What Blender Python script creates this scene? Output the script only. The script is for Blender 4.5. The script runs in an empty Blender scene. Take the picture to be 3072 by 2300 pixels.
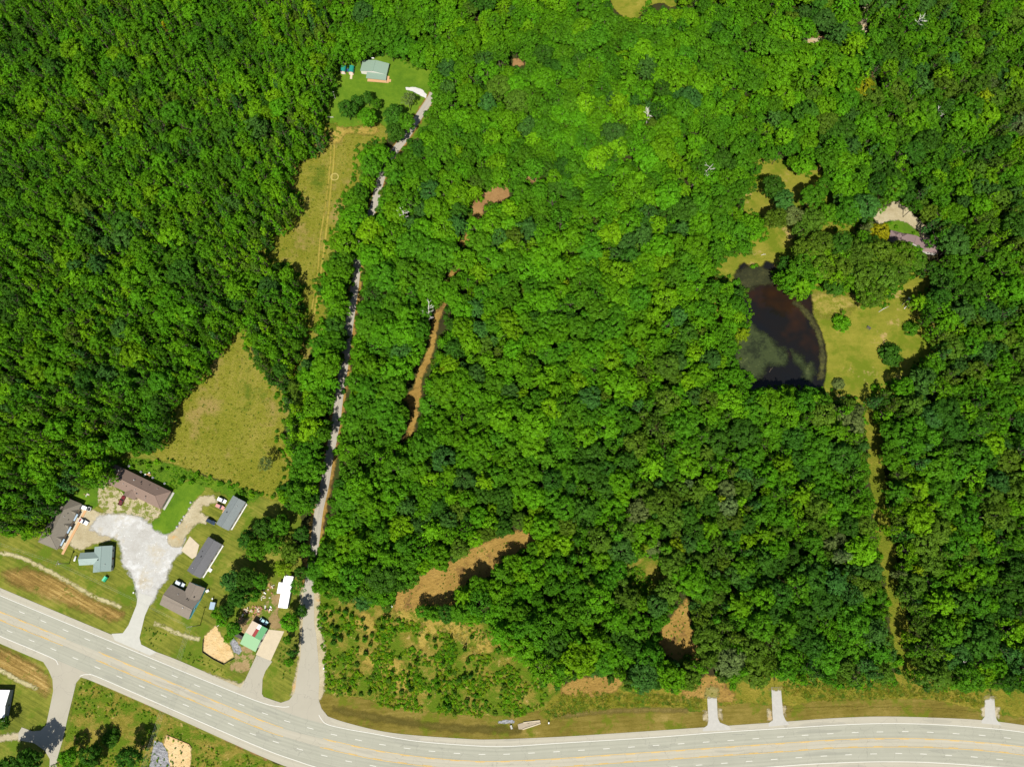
import bpy, bmesh, math, random
import numpy as np
from mathutils import Vector
from mathutils.geometry import tessellate_polygon

random.seed(7); rng = np.random.default_rng(7)
R = math.radians
SC = bpy.context.scene
COL = SC.collection

# ------------------------------------------------------------------ camera, sky, sun, exposure
CAM_H, TILT, FPX = 380.0, R(15.0), 2131.0
cam_d = bpy.data.cameras.new("camera"); cam_d.sensor_width = 36.0; cam_d.lens = FPX/3072*36.0
cam_d.clip_start = 1.0; cam_d.clip_end = 6000.0
cam = bpy.data.objects.new("camera", cam_d); COL.objects.link(cam)
cam.location = (0, 0, CAM_H); cam.rotation_euler = (TILT, 0, 0)
SC.camera = cam

SUN_EL, SUN_AZ = 55.0, 190.0          # azimuth clockwise from +y (north): the sun stands a little west of south
world = bpy.data.worlds.new("World"); SC.world = world; world.use_nodes = True
wn = world.node_tree.nodes; wl = world.node_tree.links
for n in list(wn): wn.remove(n)
sky = wn.new("ShaderNodeTexSky"); sky.sky_type = 'NISHITA'; sky.sun_disc = False
sky.sun_elevation = R(SUN_EL); sky.sun_rotation = R(SUN_AZ); sky.altitude = 100
bg = wn.new("ShaderNodeBackground"); bg.inputs[1].default_value = 0.07
wo = wn.new("ShaderNodeOutputWorld")
wl.new(sky.outputs[0], bg.inputs[0]); wl.new(bg.outputs[0], wo.inputs[0])
sun_d = bpy.data.lights.new("sun", 'SUN'); sun_d.energy = 5.0; sun_d.angle = R(0.5); sun_d.color = (1.0, 0.955, 0.88)
sun = bpy.data.objects.new("sun", sun_d); COL.objects.link(sun)
_sd = Vector((math.sin(R(SUN_AZ))*math.cos(R(SUN_EL)), math.cos(R(SUN_AZ))*math.cos(R(SUN_EL)), math.sin(R(SUN_EL))))
sun.rotation_euler = (-_sd).to_track_quat('-Z', 'Y').to_euler()
SC.view_settings.view_transform = 'Standard'; SC.view_settings.look = 'None'
SC.view_settings.gamma = 1.0; SC.view_settings.exposure = 0.62
SC.cycles.max_bounces = 6; SC.cycles.transparent_max_bounces = 16
SC.cycles.diffuse_bounces = 2; SC.cycles.glossy_bounces = 2; SC.cycles.transmission_bounces = 3
SC.cycles.caustics_reflective = False; SC.cycles.caustics_refractive = False

# ------------------------------------------------------------------ surveying: photograph measurements -> ground plan (metres)
_ca, _sa = math.cos(TILT), math.sin(TILT)
def P(px, py, z=0.0):
    u = (px-1536.0)/FPX; v = (py-1150.0)/FPX
    t = (CAM_H-z)/(_ca+v*_sa)
    return Vector((t*u, t*(_sa-v*_ca), z))
def PA(pts, z=0.0):
    a = np.asarray(pts, float); u = (a[:, 0]-1536)/FPX; v = (a[:, 1]-1150)/FPX
    t = (CAM_H-z)/(_ca+v*_sa)
    return np.stack([t*u, t*(_sa-v*_ca)], 1)
def to_px(x, y, z):
    dx, dy, dz = x, y, z-CAM_H
    d = dy*_sa-dz*_ca; v = (-dy*_ca-dz*_sa)/d
    return 1536+FPX*dx/d, 1150+FPX*v
def px_per_m(px, py, z=0.0):
    return FPX*(_ca+(py-1150)/FPX*_sa)/(CAM_H-z)

# ------------------------------------------------------------------ helpers
def tag(o, label=None, cat=None, group=None, kind=None):
    if label: o['label'] = label
    if cat: o['category'] = cat
    if group: o['group'] = group
    if kind: o['kind'] = kind
    return o
def mesh_of(name, V, F, mats=None, midx=None, smooth=False):
    me = bpy.data.meshes.new(name)
    me.from_pydata([tuple(map(float, v)) for v in V], [], [tuple(map(int, f)) for f in F])
    for m in (mats or []): me.materials.append(m)
    if midx is not None: me.polygons.foreach_set('material_index', np.asarray(midx, np.int32))
    if smooth: me.polygons.foreach_set('use_smooth', np.ones(len(me.polygons), bool))
    me.update(); return me
def obj(name, me, parent=None, loc=(0, 0, 0), rz=0.0):
    o = bpy.data.objects.new(name, me); COL.objects.link(o)
    o.location = loc; o.rotation_euler = (0, 0, rz)
    if parent: o.parent = parent
    return o
def empty(name, label, cat, loc=(0, 0, 0), rz=0.0, group=None):
    o = bpy.data.objects.new(name, None); COL.objects.link(o); o.empty_display_size = 0.5
    o.location = loc; o.rotation_euler = (0, 0, rz)
    return tag(o, label, cat, group)
class MB:
    def __init__(s): s.V = []; s.F = []; s.M = []; s.mi = 0
    def add(s, V, F):
        b = len(s.V); s.V += [tuple(v) for v in V]; s.F += [tuple(i+b for i in f) for f in F]; s.M += [s.mi]*len(F); return s
    def box(s, c, d, rz=0.0, top=1.0):
        cx, cy, cz = c; hx, hy, hz = d[0]/2, d[1]/2, d[2]/2; V = []
        for z, k in ((-hz, 1.0), (hz, top)):
            for x, y in ((-hx, -hy), (hx, -hy), (hx, hy), (-hx, hy)):
                X, Y = x*k, y*k
                V.append((cx+X*math.cos(rz)-Y*math.sin(rz), cy+X*math.sin(rz)+Y*math.cos(rz), cz+z))
        return s.add(V, [(3, 2, 1, 0), (4, 5, 6, 7), (0, 1, 5, 4), (1, 2, 6, 5), (2, 3, 7, 6), (3, 0, 4, 7)])
    def tube(s, pts, rad, n=6, caps=True):
        pts = [Vector(p) for p in pts]; V = []; F = []
        for i, p in enumerate(pts):
            a = pts[max(i-1, 0)]; b = pts[min(i+1, len(pts)-1)]; d = (b-a).normalized()
            q = d.to_track_quat('Z', 'Y'); r = rad[i] if hasattr(rad, '__len__') else rad
            for k in range(n):
                w = 2*math.pi*k/n; V.append(p+q @ Vector((r*math.cos(w), r*math.sin(w), 0)))
        for i in range(len(pts)-1):
            for k in range(n):
                F.append((i*n+k, i*n+(k+1) % n, (i+1)*n+(k+1) % n, (i+1)*n+k))
        if caps:
            F.append(tuple(reversed(range(n)))); F.append(tuple((len(pts)-1)*n+k for k in range(n)))
        return s.add(V, F)
    def blob(s, c, d, seed=0, sub=2, amp=0.18):
        bm = bmesh.new(); bmesh.ops.create_icosphere(bm, subdivisions=sub, radius=1.0)
        r = random.Random(seed); k = [Vector((r.gauss(0, 1), r.gauss(0, 1), r.gauss(0, 1))) for _ in range(5)]
        V = []
        for v in bm.verts:
            n = v.co.normalized(); f = 1+amp*sum(math.sin(3*n.dot(q)) for q in k)/3
            V.append((c[0]+n.x*f*d[0], c[1]+n.y*f*d[1], c[2]+n.z*f*d[2]))
        F = [tuple(v.index for v in f.verts) for f in bm.faces]; bm.free()
        return s.add(V, F)
    def mesh(s, name, mats, smooth=False): return mesh_of(name, s.V, s.F, mats if isinstance(mats, (list, tuple)) else [mats], s.M, smooth)
    def build(s, name, mats, parent=None, loc=(0, 0, 0), rz=0.0, smooth=False, bevel=0.0):
        o = obj(name, s.mesh(name, mats, smooth), parent, loc, rz)
        if bevel:
            m = o.modifiers.new('bevel', 'BEVEL'); m.width = bevel; m.segments = 2; m.limit_method = 'ANGLE'; m.angle_limit = R(40)
        return o

# ------------------------------------------------------------------ materials
def nodes_of(name):
    m = bpy.data.materials.new(name); m.use_nodes = True
    nt = m.node_tree
    for n in list(nt.nodes): nt.nodes.remove(n)
    out = nt.nodes.new('ShaderNodeOutputMaterial')
    return m, nt, out
def N(nt, t, **kw):
    n = nt.nodes.new(t)
    for k, v in kw.items():
        if k.startswith('i_'): n.inputs[int(k[2:]) if k[2:].isdigit() else k[2:]].default_value = v
        else: setattr(n, k, v)
    return n
def noise(nt, co, scale, detail=4, rough=0.6, sx=None):
    if sx:
        mp = N(nt, 'ShaderNodeMapping', vector_type='TEXTURE'); mp.inputs['Scale'].default_value = [1.0/q for q in sx[0]]; mp.inputs['Rotation'].default_value = (0, 0, sx[1])
        nt.links.new(co, mp.inputs[0]); co = mp.outputs[0]
    n = N(nt, 'ShaderNodeTexNoise'); n.inputs['Scale'].default_value = scale
    n.inputs['Detail'].default_value = detail; n.inputs['Roughness'].default_value = rough
    nt.links.new(co, n.inputs['Vector']); return n.outputs[0]
def ramp(nt, f, stops, interp='LINEAR'):
    r = N(nt, 'ShaderNodeValToRGB'); r.color_ramp.interpolation = interp
    el = r.color_ramp.elements
    while len(el) < len(stops): el.new(0.5)
    for e, (p, c) in zip(el, stops):
        e.position = p; e.color = (*c, 1) if len(c) == 3 else c
    nt.links.new(f, r.inputs[0]); return r.outputs[0]
def mix(nt, f, a, b, mode='MIX'):
    m = N(nt, 'ShaderNodeMix', data_type='RGBA', blend_type=mode)
    for s, i in ((f, 0), (a, 6), (b, 7)):
        if isinstance(s, (int, float)): m.inputs[i].default_value = s
        elif isinstance(s, tuple): m.inputs[i].default_value = (*s, 1)
        else: nt.links.new(s, m.inputs[i])
    return m.outputs[2]
def mth(nt, op, a, b=0.0, clamp=False):
    m = N(nt, 'ShaderNodeMath', operation=op, use_clamp=clamp)
    for s, i in ((a, 0), (b, 1)):
        if isinstance(s, (int, float)): m.inputs[i].default_value = s
        else: nt.links.new(s, m.inputs[i])
    return m.outputs[0]
def soft_edge(nt, shader, out, amp=1.6, scale=0.35, soft=0.35):
    """ragged outline: the sheet's own distance-to-edge attribute, broken up by noise"""
    co = N(nt, 'ShaderNodeTexCoord').outputs['Object']
    at = N(nt, 'ShaderNodeAttribute', attribute_name='edge').outputs['Fac']
    n = noise(nt, co, scale, 5, 0.65)
    d = mth(nt, 'ADD', at, mth(nt, 'MULTIPLY', mth(nt, 'SUBTRACT', n, 0.5), amp*2))
    f = mth(nt, 'MULTIPLY_ADD', d, 1.0/max(soft, 1e-3), True); f.node.inputs[2].default_value = 0.5
    tr = N(nt, 'ShaderNodeBsdfTransparent'); ms = N(nt, 'ShaderNodeMixShader')
    nt.links.new(f, ms.inputs[0]); nt.links.new(tr.outputs[0], ms.inputs[1]); nt.links.new(shader, ms.inputs[2])
    nt.links.new(ms.outputs[0], out.inputs[0])
def ground_mat(name, stops, big=0.035, mid=0.22, fine=1.6, wts=(0.45, 0.3, 0.25), bump=0.5, edge=None, streak=None, patch=None, rough=0.95, speck=None):
    m, nt, out = nodes_of(name); L = nt.links
    co = N(nt, 'ShaderNodeTexCoord').outputs['Object']
    a = noise(nt, co, big, 3, 0.55); b = noise(nt, co, mid, 4, 0.65); c = noise(nt, co, fine, 3, 0.7)
    s = mth(nt, 'ADD', mth(nt, 'ADD', mth(nt, 'MULTIPLY', a, wts[0]), mth(nt, 'MULTIPLY', b, wts[1])), mth(nt, 'MULTIPLY', c, wts[2]))
    if streak:                      # mowing or wheel lines: (scale vector, angle, weight)
        st = noise(nt, co, 1.0, 3, 0.6, (streak[0], streak[1]))
        s = mth(nt, 'ADD', s, mth(nt, 'MULTIPLY', mth(nt, 'SUBTRACT', st, 0.5), streak[2]))
    s = mth(nt, 'MULTIPLY_ADD', s, 2.1); s.node.inputs[2].default_value = -0.55
    col = ramp(nt, s, stops)
    if patch:                       # (colour, scale, threshold, softness)
        for pc, ps, pt, pw in patch:
            pn = noise(nt, co, ps, 5, 0.7)
            pf = mth(nt, 'MULTIPLY_ADD', mth(nt, 'SUBTRACT', pn, pt), 1.0/pw, True); pf.node.inputs[2].default_value = 0.5
            col = mix(nt, pf, col, pc)
    if speck:
        for pc, ps, pt in speck:
            vn = N(nt, 'ShaderNodeTexVoronoi'); vn.inputs['Scale'].default_value = ps; L.new(co, vn.inputs['Vector'])
            pf = mth(nt, 'LESS_THAN', vn.outputs['Distance'], pt)
            col = mix(nt, pf, col, pc)
    b_ = N(nt, 'ShaderNodeBsdfPrincipled'); b_.inputs['Roughness'].default_value = rough
    b_.inputs['Specular IOR Level'].default_value = 0.15
    L.new(col, b_.inputs['Base Color'])
    if bump:
        bp = N(nt, 'ShaderNodeBump'); bp.inputs['Strength'].default_value = bump; bp.inputs['Distance'].default_value = 0.5
        L.new(mth(nt, 'ADD', c, mth(nt, 'MULTIPLY', b, 1.5)), bp.inputs['Height']); L.new(bp.outputs[0], b_.inputs['Normal'])
    if edge: soft_edge(nt, b_.outputs[0], out, *edge)
    else: L.new(b_.outputs[0], out.inputs[0])
    return m
def plain(name, col, rough=0.7, metal=0.0, var=0.12, scale=2.0, spec=0.3, streak=None):
    m, nt, out = nodes_of(name); L = nt.links
    co = N(nt, 'ShaderNodeTexCoord').outputs['Object']
    n = noise(nt, co, scale, 4, 0.65, streak)
    c = mix(nt, n, tuple(max(0, x*(1-var*1.6)) for x in col), tuple(min(1, x*(1+var*1.6)) for x in col))
    b = N(nt, 'ShaderNodeBsdfPrincipled'); b.inputs['Roughness'].default_value = rough; b.inputs['Metallic'].default_value = metal
    b.inputs['Specular IOR Level'].default_value = spec
    L.new(c, b.inputs['Base Color']); L.new(b.outputs[0], out.inputs[0]); return m
def leaf_mat(name, fallback=(0.05, 0.15, 0.01), tr=0.22):
    m, nt, out = nodes_of(name); L = nt.links
    at = N(nt, 'ShaderNodeAttribute', attribute_name='tint', attribute_type='INSTANCER').outputs['Color']
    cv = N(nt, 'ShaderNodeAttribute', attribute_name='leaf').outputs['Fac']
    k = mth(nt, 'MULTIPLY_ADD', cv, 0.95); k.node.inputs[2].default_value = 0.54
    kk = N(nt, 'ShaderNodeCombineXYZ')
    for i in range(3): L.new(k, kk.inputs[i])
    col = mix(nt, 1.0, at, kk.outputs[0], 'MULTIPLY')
    d = N(nt, 'ShaderNodeBsdfPrincipled'); d.inputs['Roughness'].default_value = 0.55; d.inputs['Specular IOR Level'].default_value = 0.06
    L.new(col, d.inputs['Base Color'])
    t = N(nt, 'ShaderNodeBsdfTranslucent'); L.new(mix(nt, 1.0, col, (1.15, 1.25, 0.6), 'MULTIPLY'), t.inputs[0])
    ms = N(nt, 'ShaderNodeMixShader'); ms.inputs[0].default_value = tr
    L.new(d.outputs[0], ms.inputs[1]); L.new(t.outputs[0], ms.inputs[2]); L.new(ms.outputs[0], out.inputs[0])
    return m
# ------------------------------------------------------------------ ground plan builders
_lay = [0]
def lay(z):
    _lay[0] += 1; return z+0.0004*_lay[0]      # no two sheets share a plane
def spline(pts, step=2.0, closed=False):
    p = np.asarray(pts, float); n = len(p); out = []
    for i in range(n if closed else n-1):
        if closed: a, b, c, d = p[(i-1) % n], p[i], p[(i+1) % n], p[(i+2) % n]
        else: a, b, c, d = p[max(i-1, 0)], p[i], p[i+1], p[min(i+2, n-1)]
        k = max(1, int(np.linalg.norm(c-b)/step))
        for t in np.arange(k)/k:
            out.append(0.5*((2*b)+(-a+c)*t+(2*a-5*b+4*c-d)*t*t+(-a+3*b-3*c+d)*t**3))
    if not closed: out.append(p[-1])
    return np.array(out)
def resample(p, n):
    s = np.r_[0, np.cumsum(np.linalg.norm(np.diff(p, axis=0), axis=1))]
    t = np.linspace(0, s[-1], n)
    return np.stack([np.interp(t, s, p[:, 0]), np.interp(t, s, p[:, 1])], 1)
def sdist(Q, poly):
    """signed distance (positive inside) of points Q to a closed polygon"""
    A = np.asarray(poly, float); B = np.roll(A, -1, 0); best = np.full(len(Q), 1e9); ins = np.zeros(len(Q), bool)
    for a, b in zip(A, B):
        d = b-a; L = max(d @ d, 1e-9)
        t = np.clip(((Q-a) @ d)/L, 0, 1); e = Q-(a+t[:, None]*d)
        best = np.minimum(best, (e*e).sum(1))
        c = (a[1] > Q[:, 1]) != (b[1] > Q[:, 1])
        with np.errstate(divide='ignore', invalid='ignore'):
            xx = (b[0]-a[0])*(Q[:, 1]-a[1])/(b[1]-a[1])+a[0]
        ins ^= c & (Q[:, 0] < xx)
    d = np.sqrt(best); return np.where(ins, d, -d)
def sheet(name, pts, z, mat, step=1.5, pad=2.0, world=False, smooth=True):
    """a ground sheet with a ragged edge: grid over the polygon, carrying its distance to the edge"""
    z = lay(z)
    W = np.asarray(pts, float) if world else PA(pts)
    if smooth: W = spline(W, 3.0, True)
    lo = W.min(0)-pad-step; hi = W.max(0)+pad+step
    nx, ny = [int(math.ceil((hi[i]-lo[i])/step))+1 for i in (0, 1)]
    X, Y = np.meshgrid(lo[0]+np.arange(nx)*step, lo[1]+np.arange(ny)*step)
    Q = np.stack([X.ravel(), Y.ravel()], 1); sd = sdist(Q, W)
    ok = sd > -pad; I = np.arange(nx*ny).reshape(ny, nx)
    q = np.stack([I[:-1, :-1], I[:-1, 1:], I[1:, 1:], I[1:, :-1]], -1).reshape(-1, 4)
    q = q[ok[q].any(1)]
    use = np.unique(q); mp = np.full(nx*ny, -1); mp[use] = np.arange(len(use))
    me = bpy.data.meshes.new(name)
    V = np.c_[Q[use], np.full(len(use), z)]; F = mp[q]
    me.vertices.add(len(V)); me.vertices.foreach_set('co', V.ravel())
    me.loops.add(F.size); me.loops.foreach_set('vertex_index', F.ravel().astype(np.int32))
    me.polygons.add(len(F)); me.polygons.foreach_set('loop_start', np.arange(0, F.size, 4, dtype=np.int32))
    me.update(calc_edges=True)
    at = me.attributes.new('edge', 'FLOAT', 'POINT'); at.data.foreach_set('value', np.clip(sd[use], -6, 12).astype(np.float32))
    me.materials.append(mat)
    return tag(obj(name, me), kind='structure')
def poly(name, pts, z, mat, smooth=False, world=False):
    z = lay(z)
    W = np.asarray(pts, float) if world else PA(pts)
    if smooth: W = spline(W, 1.5, True)
    tri = tessellate_polygon([[Vector((x, y, 0)) for x, y in W]])
    V = [(x, y, z) for x, y in W]; F = []
    for t in tri:
        a, b, c = [Vector(V[i]) for i in t]
        F.append(t if (b-a).cross(c-a).z > 0 else tuple(reversed(t)))
    return tag(obj(name, mesh_of(name, V, F, [mat])), kind='structure')
def ribbon_mesh(name, A, B, z, mat):
    z = lay(z)
    n = len(A); V = [(*a, z) for a in A]+[(*b, z) for b in B]; F = []
    for i in range(n-1):
        f = (i, i+1, n+i+1, n+i)
        a, b, c = [Vector(V[k]) for k in f[:3]]
        F.append(f if (b-a).cross(c-a).z > 0 else tuple(reversed(f)))
    me = mesh_of(name, V, F, [mat]); uv = me.uv_layers.new(name='UVMap')
    mid = (A+B)/2; s = np.r_[0, np.cumsum(np.linalg.norm(np.diff(mid, axis=0), axis=1))]
    wd = np.linalg.norm(A-B, axis=1)
    for lp in me.loops:
        i = lp.vertex_index; k = i % n
        uv.data[lp.index].uv = ((0 if i < n else wd[k]), s[k])
    return me
def ribbon(name, pa, pb, z, mat, n=400, kind='structure'):
    A = resample(spline(PA(pa)), n); B = resample(spline(PA(pb)), n)
    return tag(obj(name, ribbon_mesh(name, A, B, z, mat)), kind=kind)
def offset_line(W, d):
    t = np.gradient(W, axis=0); t /= np.linalg.norm(t, axis=1)[:, None]
    return W+np.stack([-t[:, 1], t[:, 0]], 1)*d
def stripe(name, pts, width, z, mat, off=0.0, dash=None):
    W = spline(PA(pts), 1.0)
    if off: W = offset_line(W, off)
    if not dash: return tag(obj(name, ribbon_mesh(name, offset_line(W, width/2), offset_line(W, -width/2), z, mat)), kind='structure')
    s = np.r_[0, np.cumsum(np.linalg.norm(np.diff(W, axis=0), axis=1))]; mb = MB(); d = dash[2]
    while d < s[-1]-dash[0]:
        t = np.linspace(d, d+dash[0], 4); q = np.stack([np.interp(t, s, W[:, 0]), np.interp(t, s, W[:, 1])], 1)
        a, b = offset_line(q, -width/2), offset_line(q, width/2)
        mb.add([(*v, z) for v in a]+[(*v, z) for v in b], [(i, i+1, 5+i, 4+i) for i in range(3)]); d += dash[1]
    return tag(mb.build(name, mat), kind='structure')
def track(name, pts, half, z, mat, step=0.8):
    W = spline(PA(pts), 2.0); A = offset_line(W, half); B = offset_line(W, -half)
    return sheet(name, np.r_[A, B[::-1]], z, mat, step, world=True, smooth=False)

# ------------------------------------------------------------------ ground materials
GRASS_OLIVE = [(0.0, (0.045, 0.055, 0.006)), (0.35, (0.085, 0.10, 0.010)), (0.6, (0.135, 0.145, 0.017)), (0.85, (0.19, 0.175, 0.03)), (1.0, (0.24, 0.20, 0.05))]
GRASS_GREEN = [(0.0, (0.028, 0.065, 0.004)), (0.4, (0.06, 0.125, 0.005)), (0.7, (0.095, 0.165, 0.008)), (1.0, (0.15, 0.20, 0.02))]
M_floor = ground_mat('leaf_litter', [(0, (0.012, 0.010, 0.004)), (0.4, (0.028, 0.024, 0.008)), (0.7, (0.03, 0.045, 0.006)), (1, (0.10, 0.065, 0.028))], big=0.03, mid=0.3, fine=2.0)
M_lawn = ground_mat('mown_grass', GRASS_OLIVE, big=0.05, mid=0.3, fine=2.2, edge=(1.4, 0.4, 0.4), streak=((0.05, 1.0, 1), R(-27), 0.5), bump=0.35,
                    patch=[((0.075, 0.115, 0.006), 0.06, 0.56, 0.08), ((0.20, 0.15, 0.055), 0.11, 0.69, 0.04)])
M_green = ground_mat('lush_grass', GRASS_GREEN, big=0.08, mid=0.35, fine=2.2, edge=(1.6, 0.5, 0.4), bump=0.4)
M_weeds = ground_mat('rank_weeds', [(0, (0.02, 0.05, 0.003)), (0.4, (0.05, 0.11, 0.004)), (0.7, (0.09, 0.16, 0.006)), (1, (0.16, 0.21, 0.012))], big=0.1, mid=0.45, fine=1.3, wts=(0.3, 0.35, 0.35), edge=(2.6, 0.35, 0.5), bump=1.0)
M_hay = ground_mat('hay_meadow', [(0, (0.05, 0.07, 0.004)), (0.35, (0.098, 0.112, 0.006)), (0.6, (0.142, 0.145, 0.011)), (1, (0.215, 0.185, 0.035))], big=0.03, mid=0.35, fine=1.4, wts=(0.36, 0.28, 0.5), edge=(2.0, 0.3, 0.6), bump=0.9,
                   patch=[((0.075, 0.105, 0.006), 0.045, 0.60, 0.10), ((0.215, 0.165, 0.045), 0.05, 0.60, 0.12)], streak=((0.5, 0.05, 1), R(-8), 0.25))
M_yard = ground_mat('dry_yard_grass', [(0, (0.085, 0.10, 0.008)), (0.4, (0.14, 0.145, 0.013)), (0.7, (0.195, 0.178, 0.022)), (1, (0.31, 0.235, 0.07))], big=0.035, mid=0.25, fine=1.8, edge=(1.6, 0.4, 0.5), bump=0.55,
                    streak=((0.06, 0.7, 1), R(4), 0.2), patch=[((0.095, 0.125, 0.006), 0.06, 0.53, 0.12), ((0.29, 0.205, 0.075), 0.07, 0.63, 0.08)])
M_verge = ground_mat('verge_grass', [(0, (0.06, 0.048, 0.006)), (0.4, (0.115, 0.092, 0.013)), (0.7, (0.165, 0.128, 0.026)), (1, (0.26, 0.19, 0.06))], big=0.05, mid=0.3, fine=1.8, edge=(1.2, 0.5, 0.4), bump=0.5,
                     streak=((0.05, 0.8, 1), R(4), 0.35), patch=[((0.09, 0.105, 0.006), 0.08, 0.55, 0.08)])
M_tall = ground_mat('tall_dry_grass', [(0, (0.055, 0.07, 0.005)), (0.4, (0.125, 0.12, 0.009)), (0.7, (0.20, 0.165, 0.022)), (1, (0.33, 0.25, 0.075))], big=0.07, mid=0.4, fine=1.4, wts=(0.33, 0.33, 0.34), edge=(1.8, 0.4, 0.5), bump=1.0,
                    patch=[((0.06, 0.10, 0.004), 0.10, 0.55, 0.06)])
M_scrub = ground_mat('scrub_grass', [(0, (0.055, 0.07, 0.005)), (0.35, (0.13, 0.12, 0.012)), (0.65, (0.21, 0.165, 0.03)), (1, (0.33, 0.24, 0.085))], big=0.06, mid=0.4, fine=1.5, wts=(0.33, 0.33, 0.34), edge=(2.5, 0.3, 0.5), bump=1.0,
                    patch=[((0.07, 0.115, 0.004), 0.09, 0.49, 0.10), ((0.30, 0.22, 0.07), 0.2, 0.63, 0.06)])
M_straw = ground_mat('cut_hay', [(0, (0.105, 0.066, 0.014)), (0.4, (0.175, 0.112, 0.027)), (0.7, (0.25, 0.165, 0.045)), (1, (0.35, 0.25, 0.085))], big=0.05, mid=0.4, fine=1.6, edge=(3.2, 0.28, 3.5), streak=((0.05, 1.0, 1), R(-27), 0.9), bump=0.7, patch=[((0.10, 0.105, 0.012), 0.12, 0.60, 0.06)])
M_straw2 = ground_mat('trampled_straw', [(0, (0.16, 0.12, 0.018)), (0.5, (0.27, 0.20, 0.038)), (1, (0.40, 0.29, 0.08))], big=0.08, mid=0.5, fine=1.6, edge=(3.2, 0.3, 1.8), bump=0.9, patch=[((0.085, 0.115, 0.006), 0.16, 0.53, 0.08)])
M_dirt = ground_mat('bare_clay', [(0, (0.12, 0.066, 0.026)), (0.4, (0.20, 0.112, 0.042)), (0.7, (0.26, 0.155, 0.06)), (1, (0.36, 0.24, 0.11))], big=0.06, mid=0.4, fine=1.7, edge=(2.4, 0.3, 1.0), bump=0.6)
M_mulch = ground_mat('mulched_trail', [(0, (0.125, 0.075, 0.018)), (0.4, (0.215, 0.133, 0.030)), (0.7, (0.275, 0.175, 0.043)), (1, (0.36, 0.25, 0.075))], big=0.06, mid=0.5, fine=1.8, edge=(2.8, 0.3, 1.2), bump=0.8, patch=[((0.11, 0.115, 0.012), 0.14, 0.63, 0.05), ((0.13, 0.075, 0.022), 0.09, 0.60, 0.08)], streak=((0.15, 1.2, 1), R(28), 0.4), speck=[((0.10, 0.055, 0.02), 1.3, 0.13)])
M_sand = ground_mat('orange_sand', [(0, (0.42, 0.26, 0.095)), (0.5, (0.48, 0.345, 0.165)), (1, (0.54, 0.42, 0.24))], big=0.1, mid=0.4, fine=1.5, edge=(1.3, 0.5, 0.6), bump=0.8, patch=[((0.33, 0.22, 0.10), 0.22, 0.62, 0.08)])
M_gravel = ground_mat('pale_gravel', [(0, (0.25, 0.235, 0.195)), (0.4, (0.33, 0.32, 0.29)), (0.7, (0.395, 0.395, 0.37)), (1, (0.48, 0.47, 0.43))], big=0.05, mid=0.35, fine=2.0, edge=(3.2, 0.22, 1.6), bump=0.4,
                      patch=[((0.34, 0.30, 0.22), 0.05, 0.60, 0.14), ((0.44, 0.44, 0.42), 0.09, 0.58, 0.10)], speck=[((0.55, 0.55, 0.53), 0.55, 0.12)])
M_tan = ground_mat('tan_gravel', [(0, (0.21, 0.165, 0.085)), (0.4, (0.29, 0.245, 0.145)), (0.7, (0.36, 0.315, 0.205)), (1, (0.43, 0.385, 0.275))], big=0.08, mid=0.4, fine=2.0, edge=(2.2, 0.4, 1.0), bump=0.4, patch=[((0.37, 0.24, 0.10), 0.07, 0.60, 0.08)], speck=[((0.20, 0.17, 0.11), 0.8, 0.10)])
M_weedy = ground_mat('weedy_gravel', [(0, (0.22, 0.18, 0.09)), (0.5, (0.34, 0.29, 0.18)), (1, (0.44, 0.39, 0.29))], big=0.1, mid=0.45, fine=1.8, edge=(1.6, 0.4, 0.4), bump=0.6, patch=[((0.13, 0.15, 0.025), 0.28, 0.50, 0.06)])
M_rock = ground_mat('white_riprap', [(0, (0.05, 0.05, 0.05)), (0.4, (0.17, 0.17, 0.175)), (0.6, (0.30, 0.30, 0.305)), (1, (0.5, 0.5, 0.49))], big=0.2, mid=0.9, fine=2.2, wts=(0.1, 0.4, 0.5), edge=(0.8, 0.5, 0.3), bump=1.0)
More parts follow.
